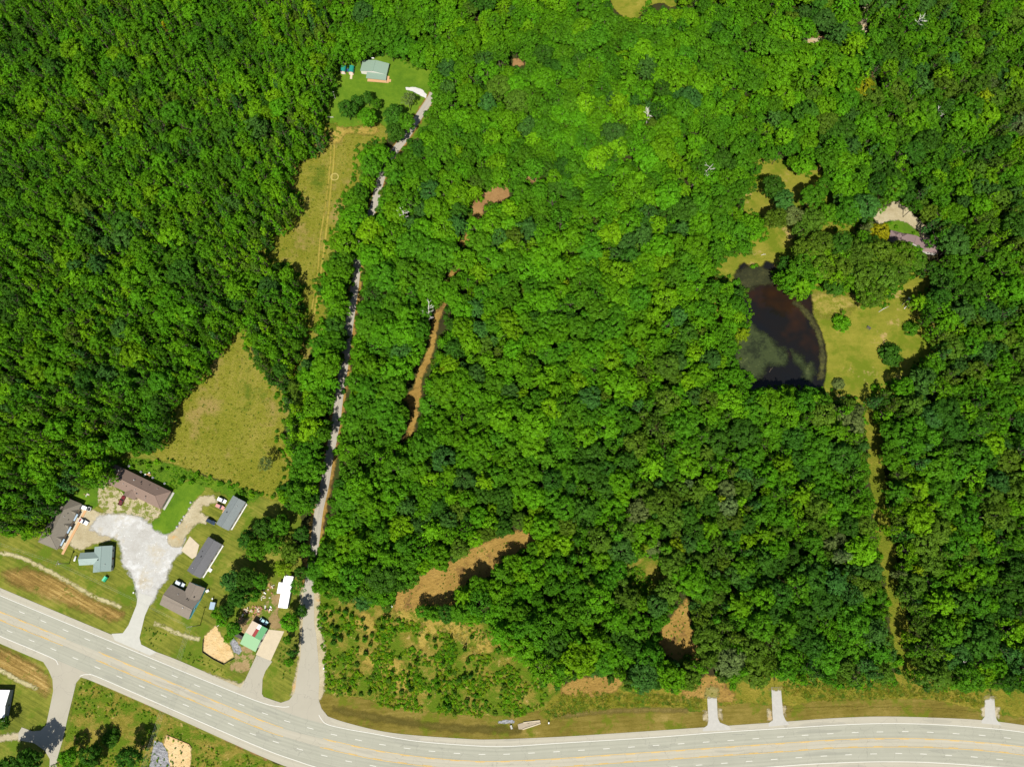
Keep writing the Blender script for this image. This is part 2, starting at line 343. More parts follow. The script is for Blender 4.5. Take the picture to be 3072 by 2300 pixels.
def asphalt(name, dark, light, streak=0.25, edge=None):
    m, nt, out = nodes_of(name); L = nt.links
    uv = N(nt, 'ShaderNodeTexCoord').outputs['UV']; co = N(nt, 'ShaderNodeTexCoord').outputs['Object']
    s = noise(nt, uv, 1.0, 3, 0.6, ((1.1, 0.012, 1), 0)); b = noise(nt, co, 0.12, 4, 0.6); c = noise(nt, co, 3.0, 3, 0.7)
    f = mth(nt, 'ADD', mth(nt, 'MULTIPLY', s, 0.5+streak), mth(nt, 'ADD', mth(nt, 'MULTIPLY', b, 0.35), mth(nt, 'MULTIPLY', c, 0.15)))
    f = mth(nt, 'MULTIPLY_ADD', f, 1.8); f.node.inputs[2].default_value = -0.55
    col = ramp(nt, f, [(0, dark), (1, light)])
    wv = N(nt, 'ShaderNodeTexVoronoi', feature='DISTANCE_TO_EDGE'); wv.inputs['Scale'].default_value = 0.09
    wp = N(nt, 'ShaderNodeVectorMath', operation='ADD'); L.new(co, wp.inputs[0])
    nz = N(nt, 'ShaderNodeTexNoise'); nz.inputs['Scale'].default_value = 0.25; L.new(co, nz.inputs['Vector'])
    sc = N(nt, 'ShaderNodeVectorMath', operation='SCALE'); sc.inputs['Scale'].default_value = 5.0; L.new(nz.outputs[1], sc.inputs[0]); L.new(sc.outputs[0], wp.inputs[1]); L.new(wp.outputs[0], wv.inputs['Vector'])
    tp = N(nt, 'ShaderNodeSeparateXYZ'); L.new(uv, tp.inputs[0]); wt = mth(nt, 'SINE', mth(nt, 'MULTIPLY', tp.outputs[0], 3.4)); wt = mth(nt, 'MULTIPLY', wt, mth(nt, 'MULTIPLY', s, 0.16))
    col = mix(nt, mth(nt, 'MAXIMUM', wt, 0.0), col, (0.10, 0.10, 0.085))
    pn = noise(nt, uv, 1.0, 2, 0.5, ((0.25, 0.03, 1), 0)); col = mix(nt, mth(nt, 'MULTIPLY', mth(nt, 'GREATER_THAN', pn, 0.63), 0.22), col, (0.15, 0.15, 0.13))
    ck = mth(nt, 'LESS_THAN', wv.outputs['Distance'], 0.006)
    col = mix(nt, mth(nt, 'MULTIPLY', ck, 0.28), col, (0.12, 0.115, 0.10))
    bs = N(nt, 'ShaderNodeBsdfPrincipled'); bs.inputs['Roughness'].default_value = 0.9; bs.inputs['Specular IOR Level'].default_value = 0.2
    L.new(col, bs.inputs['Base Color']); L.new(bs.outputs[0], out.inputs[0]); return m
M_hwy = asphalt('pale_asphalt', (0.275, 0.258, 0.198), (0.345, 0.322, 0.252))
M_lane = asphalt('worn_lane_asphalt', (0.215, 0.214, 0.166), (0.29, 0.286, 0.226), 0.35)
M_side = asphalt('side_road_asphalt', (0.25, 0.232, 0.18), (0.325, 0.302, 0.237))
M_lanegrey = asphalt('lane_asphalt_grey', (0.20, 0.195, 0.18), (0.30, 0.29, 0.27))
M_conc = plain('concrete', (0.40, 0.34, 0.235), 0.9, var=0.10, scale=0.5)
M_conc2 = plain('grey_concrete', (0.33, 0.32, 0.285), 0.9, var=0.10, scale=0.6)
M_white_paint = plain('white_road_paint', (0.50, 0.49, 0.43), 0.8, var=0.08, scale=1.5)
M_yellow_paint = plain('yellow_road_paint', (0.52, 0.33, 0.08), 0.8, var=0.16, scale=0.35)

# ------------------------------------------------------------------ ground
def big_ground():
    g = MB(); n = 24; S = 3000.0
    xs = np.linspace(-S, S, n)
    g.add([(x, y, 0) for y in xs for x in xs], [(j*n+i, j*n+i+1, (j+1)*n+i+1, (j+1)*n+i) for j in range(n-1) for i in range(n-1)])
    tag(g.build('ground', M_floor), kind='structure')
big_ground()
Z1, Z2, Z3, Z4, Z5, Z6, Z7 = 0.03, 0.06, 0.09, 0.12, 0.15, 0.18, 0.21
sheet('lawn', [(-500, 1585), (60, 1600), (110, 1612), (150, 1480), (300, 1400), (330, 1350), (470, 1340), (640, 1440), (830, 1480), (905, 1560), (880, 1620), (910, 1700), (900, 1900), (895, 2060), (850, 2110), (720, 2075), (539, 1998), (348, 1925), (0, 1780), (-500, 1560)], Z1, M_lawn)
sheet('lush_grass', [(487, 1530), (500, 1500), (516, 1478), (548, 1445), (600, 1448), (618, 1465), (590, 1492), (570, 1520), (540, 1568), (522, 1598), (500, 1606), (459, 1592), (450, 1566), (478, 1550)], Z2, M_green, 0.8)
sheet('side_grass', [(215, 1490), (300, 1440), (304, 1470), (298, 1508), (270, 1532), (247, 1520)], Z2, M_green, 0.8)
sheet('weed_bank', [(290, 1440), (330, 1385), (420, 1375), (520, 1395), (600, 1425), (700, 1455), (780, 1485), (740, 1510), (640, 1470), (560, 1440), (515, 1470), (430, 1425), (350, 1390)], Z3, M_weeds, 1.0)
sheet('upper_lawn', [(1000, 200), (1040, 190), (1070, 165), (1170, 160), (1300, 200), (1300, 330), (1240, 420), (1140, 410), (1050, 385), (970, 380), (960, 330), (990, 270)], Z1, M_green)
sheet('hay_meadow', [(970, 372), (1030, 385), (1140, 370), (1160, 420), (1090, 480), (1080, 570), (1030, 650), (1010, 740), (975, 860), (985, 960), (930, 1060), (915, 1150), (880, 1150), (890, 1040), (900, 940), (880, 840), (770, 800), (780, 690), (840, 640), (860, 560), (860, 480), (930, 440)], Z2, M_hay, 1.5)
sheet('triangle_meadow', [(685, 995), (730, 980), (755, 1050), (800, 1130), (850, 1180), (870, 1250), (850, 1300), (880, 1370), (870, 1440), (840, 1500), (770, 1485), (640, 1432), (540, 1398), (470, 1370), (440, 1330), (480, 1270), (560, 1150), (640, 1060)], Z2, M_hay, 1.5)
sheet('pond_yard', [(2265, 490), (2320, 470), (2400, 500), (2480, 490), (2500, 540), (2580, 650), (2600, 720), (2800, 800), (2830, 1000), (2820, 1090), (2700, 1180), (2640, 1260), (2600, 1260), (2520, 1210), (2420, 1190), (2180, 1180), (2140, 830), (2170, 750), (2240, 700), (2230, 600)], Z1, M_yard)
sheet('bare_yard_patch', [(2412, 905), (2460, 875), (2520, 885), (2560, 870), (2575, 900), (2545, 935), (2500, 950), (2450, 945)], Z2, ground_mat('worn_yard', [(0, (0.15, 0.14, 0.018)), (0.5, (0.215, 0.18, 0.034)), (1, (0.34, 0.27, 0.09))], 0.1, 0.4, 1.6, edge=(6.0, 0.22, 5.0), patch=[((0.13, 0.14, 0.012), 0.3, 0.5, 0.12)]), 1.0)
sheet('scrub_ground', [(935, 1775), (1000, 1760), (1200, 1800), (1300, 1830), (1420, 1850), (1520, 1900), (1640, 2000), (1700, 2060), (1700, 2105), (1660, 2150), (1480, 2170), (1250, 2155), (1080, 2110), (990, 2120), (962, 2090), (972, 2000), (950, 1900)], Z1, M_scrub)
sheet('road_verge', [(955, 2070), (1000, 2085), (1090, 2095), (1250, 2130), (1480, 2145), (1650, 2125), (1750, 2090), (2110, 2080), (2200, 2085), (2350, 2080), (2600, 2085), (2800, 2085), (3072, 2095), (3500, 2130), (3500, 2240), (3072, 2185), (2652, 2158), (2368, 2172), (1948, 2202), (1526, 2226), (1248, 2213), (1039, 2176), (957, 2120)], Z2, M_verge, 1.0)
sheet('tall_verge_grass', [(1640, 2155), (1690, 2055), (1850, 2030), (2110, 2055), (2115, 2130), (1960, 2122), (1800, 2135)], Z3, M_tall, 1.0)
sheet('tall_verge_grass', [(2155, 2075), (2200, 2030), (2315, 2025), (2318, 2110), (2230, 2105), (2160, 2115)], Z3, M_tall, 1.0)
sheet('tall_verge_grass', [(2338, 2020), (2600, 2025), (2720, 2015), (2820, 2035), (2955, 2045), (2955, 2125), (2800, 2098), (2650, 2096), (2450, 2102), (2352, 2112)], Z3, M_tall, 1.0)
sheet('tall_verge_grass', [(2980, 2045), (3072, 2055), (3500, 2090), (3500, 2180), (3072, 2150), (2990, 2130)], Z3, M_tall, 1.0)
sheet('south_verge', [(-500, 1700), (0, 1915), (124, 1968), (289, 2035), (487, 2120), (768, 2250), (860, 2300), (1250, 2385), (3500, 2330), (3500, 3000), (-500, 3000)], Z1, M_lawn, 3.0)
sheet('south_weeds', [(232, 2062), (262, 2040), (300, 2055), (487, 2140), (768, 2268), (840, 2310), (840, 2500), (180, 2500), (190, 2260), (210, 2170)], Z2, M_scrub, 1.2)
sheet('cut_hay_strip', [(8, 1722), (40, 1709), (90, 1708), (174, 1736), (240, 1775), (313, 1813), (372, 1842), (352, 1862), (300, 1848), (243, 1826), (104, 1776), (35, 1748)], Z2, M_straw, 0.8)
sheet('cut_hay_strip', [(-100, 1925), (0, 1945), (90, 1985), (140, 2030), (152, 2060), (140, 2085), (120, 2070), (60, 2035), (0, 2010), (-100, 1985)], Z2, M_straw, 0.8)
M_ditch = ground_mat('pale_ditch_bed', [(0, (0.22, 0.19, 0.08)), (0.5, (0.33, 0.29, 0.15)), (1, (0.42, 0.38, 0.25))], edge=(1.6, 0.35, 0.9), patch=[((0.11, 0.12, 0.02), 0.3, 0.58, 0.06)])
track('ditch', [(-60, 1655), (0, 1658), (56, 1669), (104, 1690), (195, 1738), (278, 1787), (341, 1811), (362, 1822)], 0.8, Z3, M_ditch, 0.5)
track('ditch', [(463, 1868), (500, 1884), (550, 1905), (598, 1916)], 0.8, Z3, M_ditch, 0.5)
track('ditch', [(-60, 2000), (0, 2010), (60, 2042), (112, 2066)], 0.8, Z3, M_ditch, 0.5)
track('verge_rut', [(295, 2040), (420, 2098), (560, 2160), (700, 2225), (800, 2275)], 0.55, Z3, M_dirt, 0.5)
track('ditch_bottom', [(1000, 2128), (1120, 2150), (1250, 2172), (1420, 2186), (1560, 2188)], 1.1, Z3, ground_mat('dark_ditch_grass', [(0, (0.05, 0.042, 0.008)), (0.5, (0.085, 0.07, 0.012)), (1, (0.13, 0.10, 0.02))], edge=(3.0, 0.2, 2.5)), 0.6)  # darker grass strip marks the ditch line on flat ground
track('ditch_bottom', [(1660, 2150), (1800, 2134), (1950, 2128), (2060, 2130)], 0.7, Z3, ground_mat('ditch_mud', [(0, (0.07, 0.055, 0.015)), (0.5, (0.13, 0.10, 0.025)), (1, (0.2, 0.16, 0.05))], edge=(2.0, 0.3, 1.8)), 0.5)
track('ditch_bottom', [(2370, 2130), (2480, 2122), (2640, 2124), (2800, 2126), (2945, 2140)], 0.6, Z4, M_verge, 0.5)
M_line = ground_mat('worn_hay', [(0, (0.15, 0.13, 0.012)), (0.5, (0.235, 0.195, 0.03)), (1, (0.32, 0.25, 0.06))], edge=(0.5, 0.5, 0.5))
track('worn_wheel_line', [(1001, 385), (1003, 440), (1000, 500), (993, 560), (985, 640), (978, 700), (968, 780), (956, 860), (945, 930), (932, 985)], 0.6, Z3, M_line, 0.4)
track('worn_wheel_line', [(994, 400), (992, 470), (986, 540), (977, 610), (968, 670), (960, 720), (955, 800), (947, 860), (935, 930)], 0.45, Z3, M_line, 0.4)
sheet('straw_patch', [(990, 370), (1035, 385), (1130, 380), (1120, 405), (1040, 400), (1020, 430), (992, 420)], Z4, M_straw2, 0.8)
def ring(px, py, r, w, z, m):
    c = P(px, py); a = np.linspace(0, 2*math.pi, 40)
    A = np.stack([c.x+(r+w)*np.cos(a), c.y+(r+w)*np.sin(a)], 1); B = np.stack([c.x+(r-w)*np.cos(a), c.y+(r-w)*np.sin(a)], 1)
    tag(obj('hay_ring', ribbon_mesh('hay_ring', A, B, z, m)), kind='structure')
ring(1004, 531, 2.2, 0.3, Z4, plain('pale_straw', (0.30, 0.25, 0.07), 0.95))
sheet('dirt_clearing', [(1188, 1850), (1190, 1765), (1230, 1750), (1250, 1720), (1290, 1705), (1360, 1680), (1385, 1660), (1440, 1635), (1499, 1608), (1560, 1590), (1610, 1595), (1600, 1640), (1530, 1680), (1480, 1720), (1420, 1760), (1380, 1800), (1363, 1850), (1280, 1850), (1232, 1848)], Z3, M_mulch, 0.8)
sheet('straw_clearing', [(1185, 1835), (1245, 1830), (1270, 1850), (1340, 1855), (1410, 1880), (1460, 1905), (1480, 1955), (1450, 1975), (1400, 1925), (1330, 1905), (1290, 1910), (1275, 1950), (1255, 1945), (1250, 1885), (1190, 1870)], Z3, M_straw2, 0.8)
sheet('straw_clearing', [(1040, 1850), (1110, 1840), (1130, 1890), (1110, 1910), (1070, 1880)], Z3, M_straw2, 0.8)
sheet('straw_clearing', [(1060, 1950), (1110, 1950), (1210, 1985), (1235, 2010), (1215, 2080), (1190, 2100), (1170, 2040), (1100, 1995)], Z3, M_straw2, 0.8)
sheet('dirt_opening', [(2062, 1775), (2070, 1846), (2080, 1898), (2094, 1950), (2090, 1985), (2040, 1985), (1980, 1950), (1970, 1890), (2003, 1865), (2031, 1830), (2052, 1810)], Z2, M_mulch, 0.8)
sheet('dirt_opening', [(1685, 2082), (1710, 2045), (1774, 2028), (1823, 2025), (1866, 2040), (1825, 2082)], Z4, M_mulch, 0.8)
sheet('dirt_opening', [(2035, 2095), (2050, 2072), (2100, 2062), (2105, 2030), (2145, 2025), (2186, 2062), (2208, 2098), (2153, 2104), (2120, 2092)], Z4, M_mulch, 0.8)
sheet('brush_opening', [(1880, 1680), (1985, 1680), (2000, 1740), (1960, 1800), (1900, 1790)], Z2, M_scrub, 0.8)
sheet('dirt_trail', [(1530, 540), (1530, 585), (1490, 612), (1456, 612), (1442, 660), (1410, 660), (1425, 600), (1450, 578), (1495, 548)], Z2, M_dirt, 0.8)
track('dirt_trail', [(1440, 640), (1400, 720), (1385, 735), (1360, 820), (1340, 870), (1326, 914), (1308, 960), (1302, 990), (1295, 1030), (1280, 1085), (1262, 1120), (1250, 1170), (1238, 1215), (1246, 1240), (1235, 1275), (1222, 1320), (1215, 1370), (1213, 1480)], 1.9, Z2, M_mulch)
sheet('dirt_trail', [(1205, 1198), (1225, 1178), (1262, 1160), (1262, 1200), (1248, 1232), (1228, 1215)], Z3, M_mulch, 0.7)
for q in ([(1575, 530), (1620, 530), (1620, 545), (1575, 545)], [(1910, 580), (1930, 580), (1930, 600), (1910, 600)], [(1944, 765), (1958, 760), (1958, 805), (1944, 805)], [(1538, 178), (1575, 175), (1580, 195), (1538, 198)], [(2415, 112), (2475, 108), (2475, 128), (2415, 130)], [(2600, 205), (2650, 205), (2645, 245), (2610, 225)], [(2690, 25), (2722, 25), (2722, 50), (2690, 60)], [(2160, 920), (2172, 918), (2172, 960), (2160, 960)]):
    sheet('bare_soil', q, Z2, M_dirt, 0.7)
track('gravel_trail', [(2605, -40), (2598, 20), (2594, 60), (2588, 90), (2570, 118), (2530, 120), (2470, 122), (2410, 122)], 2.0, Z2, M_tan)
sheet('top_clearing', [(1800, -120), (1825, -20), (1850, 35), (1905, 60), (1945, 20), (1990, 10), (2030, 20), (2040, -120)], Z2, M_yard)
M_cut = ground_mat('cut_line_grass', [(0, (0.055, 0.085, 0.004)), (0.4, (0.10, 0.125, 0.007)), (0.7, (0.155, 0.15, 0.014)), (1, (0.26, 0.20, 0.05))], big=0.06, mid=0.35, fine=1.4, edge=(2.2, 0.35, 0.8), bump=1.0)
track('cut_line', [(2600, 1190), (2613, 1225), (2617, 1289), (2630, 1337), (2627, 1393), (2634, 1445), (2644, 1497), (2648, 1567), (2658, 1636), (2672, 1719), (2683, 1745), (2690, 1811), (2697, 1880), (2704, 1933), (2721, 2002), (2718, 2070)], 4.5, Z2, M_cut)

# ------------------------------------------------------------------ pond
def pond():
    m, nt, out = nodes_of('pond_water'); L = nt.links
    co = N(nt, 'ShaderNodeTexCoord').outputs['Object']
    a = noise(nt, co, 0.035, 3, 0.6); b = noise(nt, co, 0.2, 4, 0.6)
    col = ramp(nt, a, [(0.3, (0.006, 0.007, 0.008)), (0.52, (0.008, 0.007, 0.006)), (0.66, (0.020, 0.010, 0.005)), (0.8, (0.028, 0.014, 0.006))])
    bs = N(nt, 'ShaderNodeBsdfPrincipled'); bs.inputs['Roughness'].default_value = 0.06; bs.inputs['IOR'].default_value = 1.33
    L.new(col, bs.inputs['Base Color'])
    bp = N(nt, 'ShaderNodeBump'); bp.inputs['Strength'].default_value = 0.05; L.new(b, bp.inputs['Height']); L.new(bp.outputs[0], bs.inputs['Normal'])
    soft_edge(nt, bs.outputs[0], out, 1.2, 0.3, 1.6)
    sheet('pond_water', [(2203, 841), (2219, 795), (2235, 788), (2255, 812), (2280, 808), (2298, 783), (2320, 790), (2345, 830), (2420, 860), (2436, 905), (2440, 950), (2463, 996), (2478, 1054), (2478, 1102), (2472, 1150), (2440, 1200), (2240, 1200), (2190, 1073), (2180, 1000), (2190, 900)], Z4, m, 1.0)
    def scum(name, stops, amp, sc, soft):
        mm, nt, out = nodes_of(name); co = N(nt, 'ShaderNodeTexCoord').outputs['Object']
        n1 = noise(nt, co, 0.12, 5, 0.7, ((1, 1, 1), R(30))); n2 = noise(nt, co, 0.9, 3, 0.7)
        c = ramp(nt, mth(nt, 'ADD', mth(nt, 'MULTIPLY', n1, 0.7), mth(nt, 'MULTIPLY', n2, 0.3)), stops)
        bs = N(nt, 'ShaderNodeBsdfPrincipled'); bs.inputs['Roughness'].default_value = 0.5; bs.inputs['Specular IOR Level'].default_value = 0.2
        nt.links.new(c, bs.inputs['Base Color']); soft_edge(nt, bs.outputs[0], out, amp, sc, soft); return mm
    g = [(0.3, (0.008, 0.011, 0.004)), (0.44, (0.015, 0.021, 0.007)), (0.52, (0.032, 0.044, 0.013)), (0.56, (0.026, 0.036, 0.011)), (0.63, (0.062, 0.078, 0.024)), (0.75, (0.09, 0.105, 0.036))]
    s1 = scum('algae_film', g, 5.0, 0.12, 3.5)
    sheet('algae', [(2196, 1000), (2236, 965), (2262, 985), (2300, 1010), (2330, 1035), (2365, 1062), (2350, 1095), (2310, 1095), (2290, 1120), (2268, 1145), (2240, 1140), (2212, 1100), (2200, 1040)], Z5, s1, 0.8)
    sheet('algae', [(2208, 830), (2230, 800), (2300, 805), (2330, 850), (2260, 862), (2222, 905), (2205, 890)], Z5, scum('algae_brown', [(0.3, (0.010, 0.010, 0.005)), (0.5, (0.024, 0.026, 0.009)), (0.65, (0.045, 0.045, 0.015)), (0.75, (0.06, 0.06, 0.02))], 4.5, 0.13, 2.5), 0.8)
    s2 = scum('algae_mat_edge', [(0.3, (0.012, 0.011, 0.005)), (0.5, (0.035, 0.034, 0.010)), (0.65, (0.075, 0.078, 0.016)), (0.75, (0.11, 0.11, 0.03))], 2.8, 0.2, 1.5)
    sheet('algae', [(2370, 910), (2402, 908), (2436, 950), (2461, 996), (2475, 1054), (2475, 1102), (2468, 1140), (2452, 1140), (2461, 1090), (2459, 1045), (2447, 1000), (2425, 960), (2395, 925)], Z5, s2, 0.7)
    sheet('algae', [(2405, 1100), (2430, 1085), (2440, 1110), (2435, 1140), (2415, 1145)], Z5, s1, 0.7)
    sheet('algae', [(2375, 1055), (2410, 1075), (2430, 1110), (2410, 1105), (2385, 1080)], Z5, s1, 0.7)
pond()

# ------------------------------------------------------------------ roads and drives
N_EDGE = [(-200, 1676), (0, 1762), (348, 1908), (424, 1938), (539, 1981), (720, 2061), (800, 2092), (880, 2118), (957, 2138), (1039, 2166), (1178, 2197), (1387, 2214), (1491, 2216), (1668, 2209), (1809, 2200.5), (2115, 2180), (2368, 2162), (2513, 2152), (2652, 2147.6), (2826, 2152), (2951, 2159), (3072, 2174), (3300, 2212)]
S_EDGE = [(-200, 1842), (0, 1929), (122, 1981), (289, 2047), (487, 2133), (768, 2260), (880, 2305), (1000, 2340), (1248, 2372), (1526, 2382), (1800, 2366), (2304, 2325), (2652, 2308), (3072, 2333), (3300, 2370)]
N_WHITE = [(-200, 1698), (0, 1785), (348, 1929), (557, 2016), (768, 2100), (880, 2143), (987, 2173), (1109, 2197), (1248, 2221), (1422, 2235), (1526, 2237), (1668, 2228), (1948, 2211), (2157, 2195), (2368, 2182), (2513, 2173), (2652, 2168.5), (2791, 2171), (2930, 2180), (3072, 2195), (3300, 2232)]
N_YEL = [(-200, 1746), (0, 1834), (198, 1916), (296, 1955), (546, 2060), (768, 2153), (850, 2184), (970, 2215), (1109, 2246), (1248, 2268), (1387, 2280.5), (1491, 2283), (1668, 2275), (1809, 2265), (2017, 2251), (2368, 2227), (2513, 2218), (2652, 2214), (2791, 2216), (2930, 2225), (3072, 2240.5), (3300, 2278)]
S_YEL = [(-200, 1771), (0, 1858), (190, 1935), (289, 1978), (546, 2086), (768, 2178), (850, 2207), (961, 2239), (1109, 2272), (1248, 2292), (1387, 2305), (1491, 2308), (1687, 2298), (1878, 2284), (2156, 2265), (2368, 2251), (2513, 2241), (2687, 2238), (2800, 2240), (2930, 2247.5), (3072, 2263), (3300, 2301)]
S_WHITE = [(-200, 1820), (0, 1906.6), (160, 1974.4), (264, 2019), (487, 2113.6), (768, 2235), (880, 2277), (1000, 2311), (1248, 2346), (1526, 2357), (1800, 2341), (2304, 2299.6), (2478, 2288), (2652, 2283), (2826, 2287.5), (3072, 2308), (3300, 2345)]
ribbon('highway', N_EDGE, S_EDGE, Z4, M_hwy, 500)
ribbon('travel_lane', N_WHITE, N_YEL, Z5, M_lane, 500)
ribbon('travel_lane', S_YEL, S_WHITE, Z5, M_lane, 500)
stripe('edge_line', [(-200, 1698), (0, 1785), (348, 1929), (557, 2016), (768, 2100), (838, 2118), (868, 2118)], 0.3, Z6, M_white_paint)
stripe('edge_line', [(957, 2143), (968, 2161), (987, 2173), (1050, 2187)]+N_WHITE[7:], 0.3, Z6, M_white_paint)
stripe('edge_line', [(-200, 1820), (0, 1906.6), (100, 1948), (160, 1974.4), (170, 1982), (175, 1993)], 0.3, Z6, M_white_paint)
stripe('edge_line', [(240, 2027), (250, 2023), (264, 2022), (295.7, 2030)]+S_WHITE[4:], 0.3, Z6, M_white_paint)
def yellow(pts, inner):
    stripe('centre_line', pts, 0.2, Z6, M_yellow_paint, -inner*0.16); stripe('centre_line', pts, 0.2, Z6, M_yellow_paint, inner*0.16, (4.5, 12.2, 2.0))
yellow(N_YEL[:3], -1); yellow(N_YEL[3:7], -1); yellow(N_YEL[7:], -1)
yellow(S_YEL[:3], 1); yellow(S_YEL[3:7], 1); yellow(S_YEL[7:], 1)
ND = [(66, 1836), (131, 1863), (197, 1890), (262.6, 1917), (328.7, 1945), (395, 1972), (459, 2000), (524.5, 2027), (592, 2055.5), (657, 2083), (724.5, 2112), (795, 2139), (862, 2162), (931, 2183), (1002, 2202), (1075.6, 2218), (1147.6, 2232), (1221.7, 2243), (1296, 2251.6), (1371, 2258), (1446, 2261), (1520, 2260.3), (1594.6, 2257), (1669.6, 2253), (1744, 2248.5), (1819, 2244), (1894, 2239), (1968, 2234), (2043, 2229), (2118, 2224), (2192, 2219), (2267, 2214), (2341, 2208.5), (2415, 2203.6), (2490, 2199), (2565, 2195.6), (2639, 2193.6), (2715, 2192.5), (2790, 2194.6), (2867.5, 2199), (2945.7, 2204), (3021.6, 2212)]
SD = [(-36, 1865), (29.6, 1893), (95.7, 1920.5), (160.7, 1946.6), (227, 1974), (293, 2001.6), (358.6, 2029), (425.7, 2058), (491.5, 2086), (558, 2114), (626, 2142), (693, 2171), (759, 2200.5), (828, 2224), (900, 2246), (973, 2265), (1046, 2282), (1119, 2295.5), (2022.6, 2298.6), (2097, 2293), (2173, 2287.5), (2247, 2282), (2322, 2276), (2396, 2270.5), (2471, 2266), (2545, 2262), (2620, 2259.5), (2695.7, 2258), (2769.7, 2260), (2845, 2264), (2922, 2268.7), (2998, 2276)]
def dashes(D):
    mb = MB()
    for i, p in enumerate(D):
        c = P(*p); q = P(*D[min(i+1, len(D)-1)]) if i < len(D)-1 else None
        if q is None or (q-c).length > 20: d = (c-P(*D[i-1])).normalized()
        else: d = (q-c).normalized()
        n = Vector((-d.y, d.x, 0)); a, b = c-d*1.6, c+d*1.6; w = n*0.12
        mb.add([Vector((*v.xy, Z6)) for v in (a-w, b-w, b+w, a+w)], [(0, 1, 2, 3)])
    tag(mb.build('lane_dashes', M_white_paint), kind='structure')
dashes(ND); dashes(SD)
# side road through the wood
SR = [(1300, 280), (1290, 300), (1260, 345), (1217, 412), (1187, 450), (1155, 505), (1136, 560), (1122, 620), (1100, 665), (1085, 720), (1072, 790), (1064, 860), (1054, 930), (1047, 980), (1040, 1040), (1032, 1100), (1019, 1180), (1009, 1260), (996, 1330), (986, 1380), (973, 1460), (957, 1530), (948, 1600), (937, 1680), (926, 1764)]
_w = spline(PA(SR), 2.0); M_upper = asphalt('upper_road_asphalt', (0.235, 0.215, 0.175), (0.32, 0.295, 0.24))
track('road_bank', SR[:8], 3.0, Z3, M_mulch, 1.0); track('road_bank', SR[7:], 3.8, Z3, M_mulch, 1.0)
ribbon_o = obj('side_road', ribbon_mesh('side_road', offset_line(_w, 2.3), offset_line(_w, -2.3), Z4, M_upper)); tag(ribbon_o, kind='structure')
sheet('road_bank', [(905, 1760), (900, 1900), (893, 1990), (880, 2060), (872, 2085), (960, 2100), (972, 2080), (976, 1990), (976, 1950), (968, 1900), (962, 1850), (958, 1790), (950, 1750)], Z3, M_tan, 0.8)
SRL = [(912, 1755), (911, 1764.5), (909.6, 1849), (906, 1897), (901, 1970), (889, 2042), (885, 2075), (868, 2098), (838, 2108), (800, 2100)]
SRR = [(941, 1755), (942, 1784), (943.4, 1873), (949.4, 1909.4), (955.5, 1982), (959, 2042), (956, 2075), (956, 2097), (965, 2124), (990, 2155)]
poly('side_road', [tuple(p) for p in SRL]+[(800, 2112), (900, 2160), (1000, 2172)]+[tuple(p) for p in SRR[::-1]], Z4+0.012, M_side)
# other drives
poly('south_road', [(130, 1984), (146, 2009), (158, 2037), (160, 2072), (153, 2107), (139, 2173), (122, 2190), (97, 2192), (66, 2180), (56, 2197), (56, 2218), (104, 2228), (135, 2250), (150, 2275), (148, 2330), (166, 2330), (174, 2267), (188, 2221), (205, 2145), (219, 2089), (229, 2047), (243, 2030), (280, 2042), (250, 2005), (150, 1965)], Z4+0.012, M_side)
sheet('gravel_path', [(-80, 2198), (0, 2203), (56, 2198), (70, 2218), (0, 2221), (-80, 2224)], Z3, M_tan, 0.6)
sheet('gravel_lot', [(414, 1785), (403, 1738), (376, 1710), (365, 1665), (362, 1634), (341, 1613), (300, 1600), (270, 1590), (290, 1555), (340, 1540), (400, 1545), (452, 1572), (459, 1589), (501, 1605), (522, 1598), (553, 1612), (553, 1630), (543, 1655), (518, 1683), (501, 1731), (466, 1785), (458, 1810), (435, 1830)], Z3, M_gravel, 0.8)
sheet('gravel_yard', [(209, 1634), (216, 1596), (232, 1543), (275, 1528), (300, 1540), (345, 1545), (330, 1590), (340, 1615), (296, 1625), (236, 1650)], Z2, M_tan, 0.7)
sheet('weedy_gravel', [(296, 1509), (298, 1446), (310, 1438), (370, 1478), (430, 1500), (485, 1524), (480, 1548), (452, 1566), (456, 1600), (400, 1560), (330, 1545)], Z2+0.01, M_weedy, 0.7)
sheet('gravel_lane', [(501, 1606), (522, 1594), (543, 1566), (574, 1516), (598, 1490), (643, 1488), (652, 1506), (605, 1520), (600, 1538), (625, 1550), (618, 1570), (591, 1568), (557, 1608), (545, 1640), (515, 1640)], Z3, M_tan, 0.7)
poly('concrete_pad', [(570, 1608), (598, 1634), (589, 1668), (577, 1676), (544, 1651)], Z4, M_conc)
poly('house_drive', [(335, 1900), (369, 1898), (386, 1874), (410, 1814), (415, 1776), (460, 1790), (435, 1846), (419, 1912), (424, 1932), (470, 1955), (450, 1965), (345, 1920)], Z4+0.012, plain('worn_drive', (0.36, 0.355, 0.31), 0.9, var=0.08, scale=0.4))
poly('concrete_pad', [(804.5, 1887), (853, 1892.5), (812, 1982), (768, 1962.5)], Z4, M_conc)
poly('shop_drive', [(770, 1964), (817, 1983), (797, 2011), (788, 2035), (786, 2080), (795, 2095), (830, 2110), (800, 2120), (700, 2075), (722, 2062), (732, 2046)], Z4+0.012, M_side)
sheet('gravel_shoulder', [(600, 2012), (720, 2050), (735, 2042), (728, 2066), (650, 2040)], Z3, M_tan, 0.6)
sheet('bare_yard', [(690, 1900), (720, 1850), (760, 1850), (800, 1800), (835, 1770), (850, 1800), (830, 1840), (850, 1880), (800, 1900), (770, 1960), (745, 2010), (690, 2010), (700, 1960)], Z2, ground_mat('trodden_yard', [(0, (0.09, 0.065, 0.025)), (0.5, (0.20, 0.14, 0.06)), (1, (0.35, 0.26, 0.13))], edge=(2.0, 0.3, 0.6), patch=[((0.08, 0.12, 0.01), 0.14, 0.53, 0.06)]), 0.8)
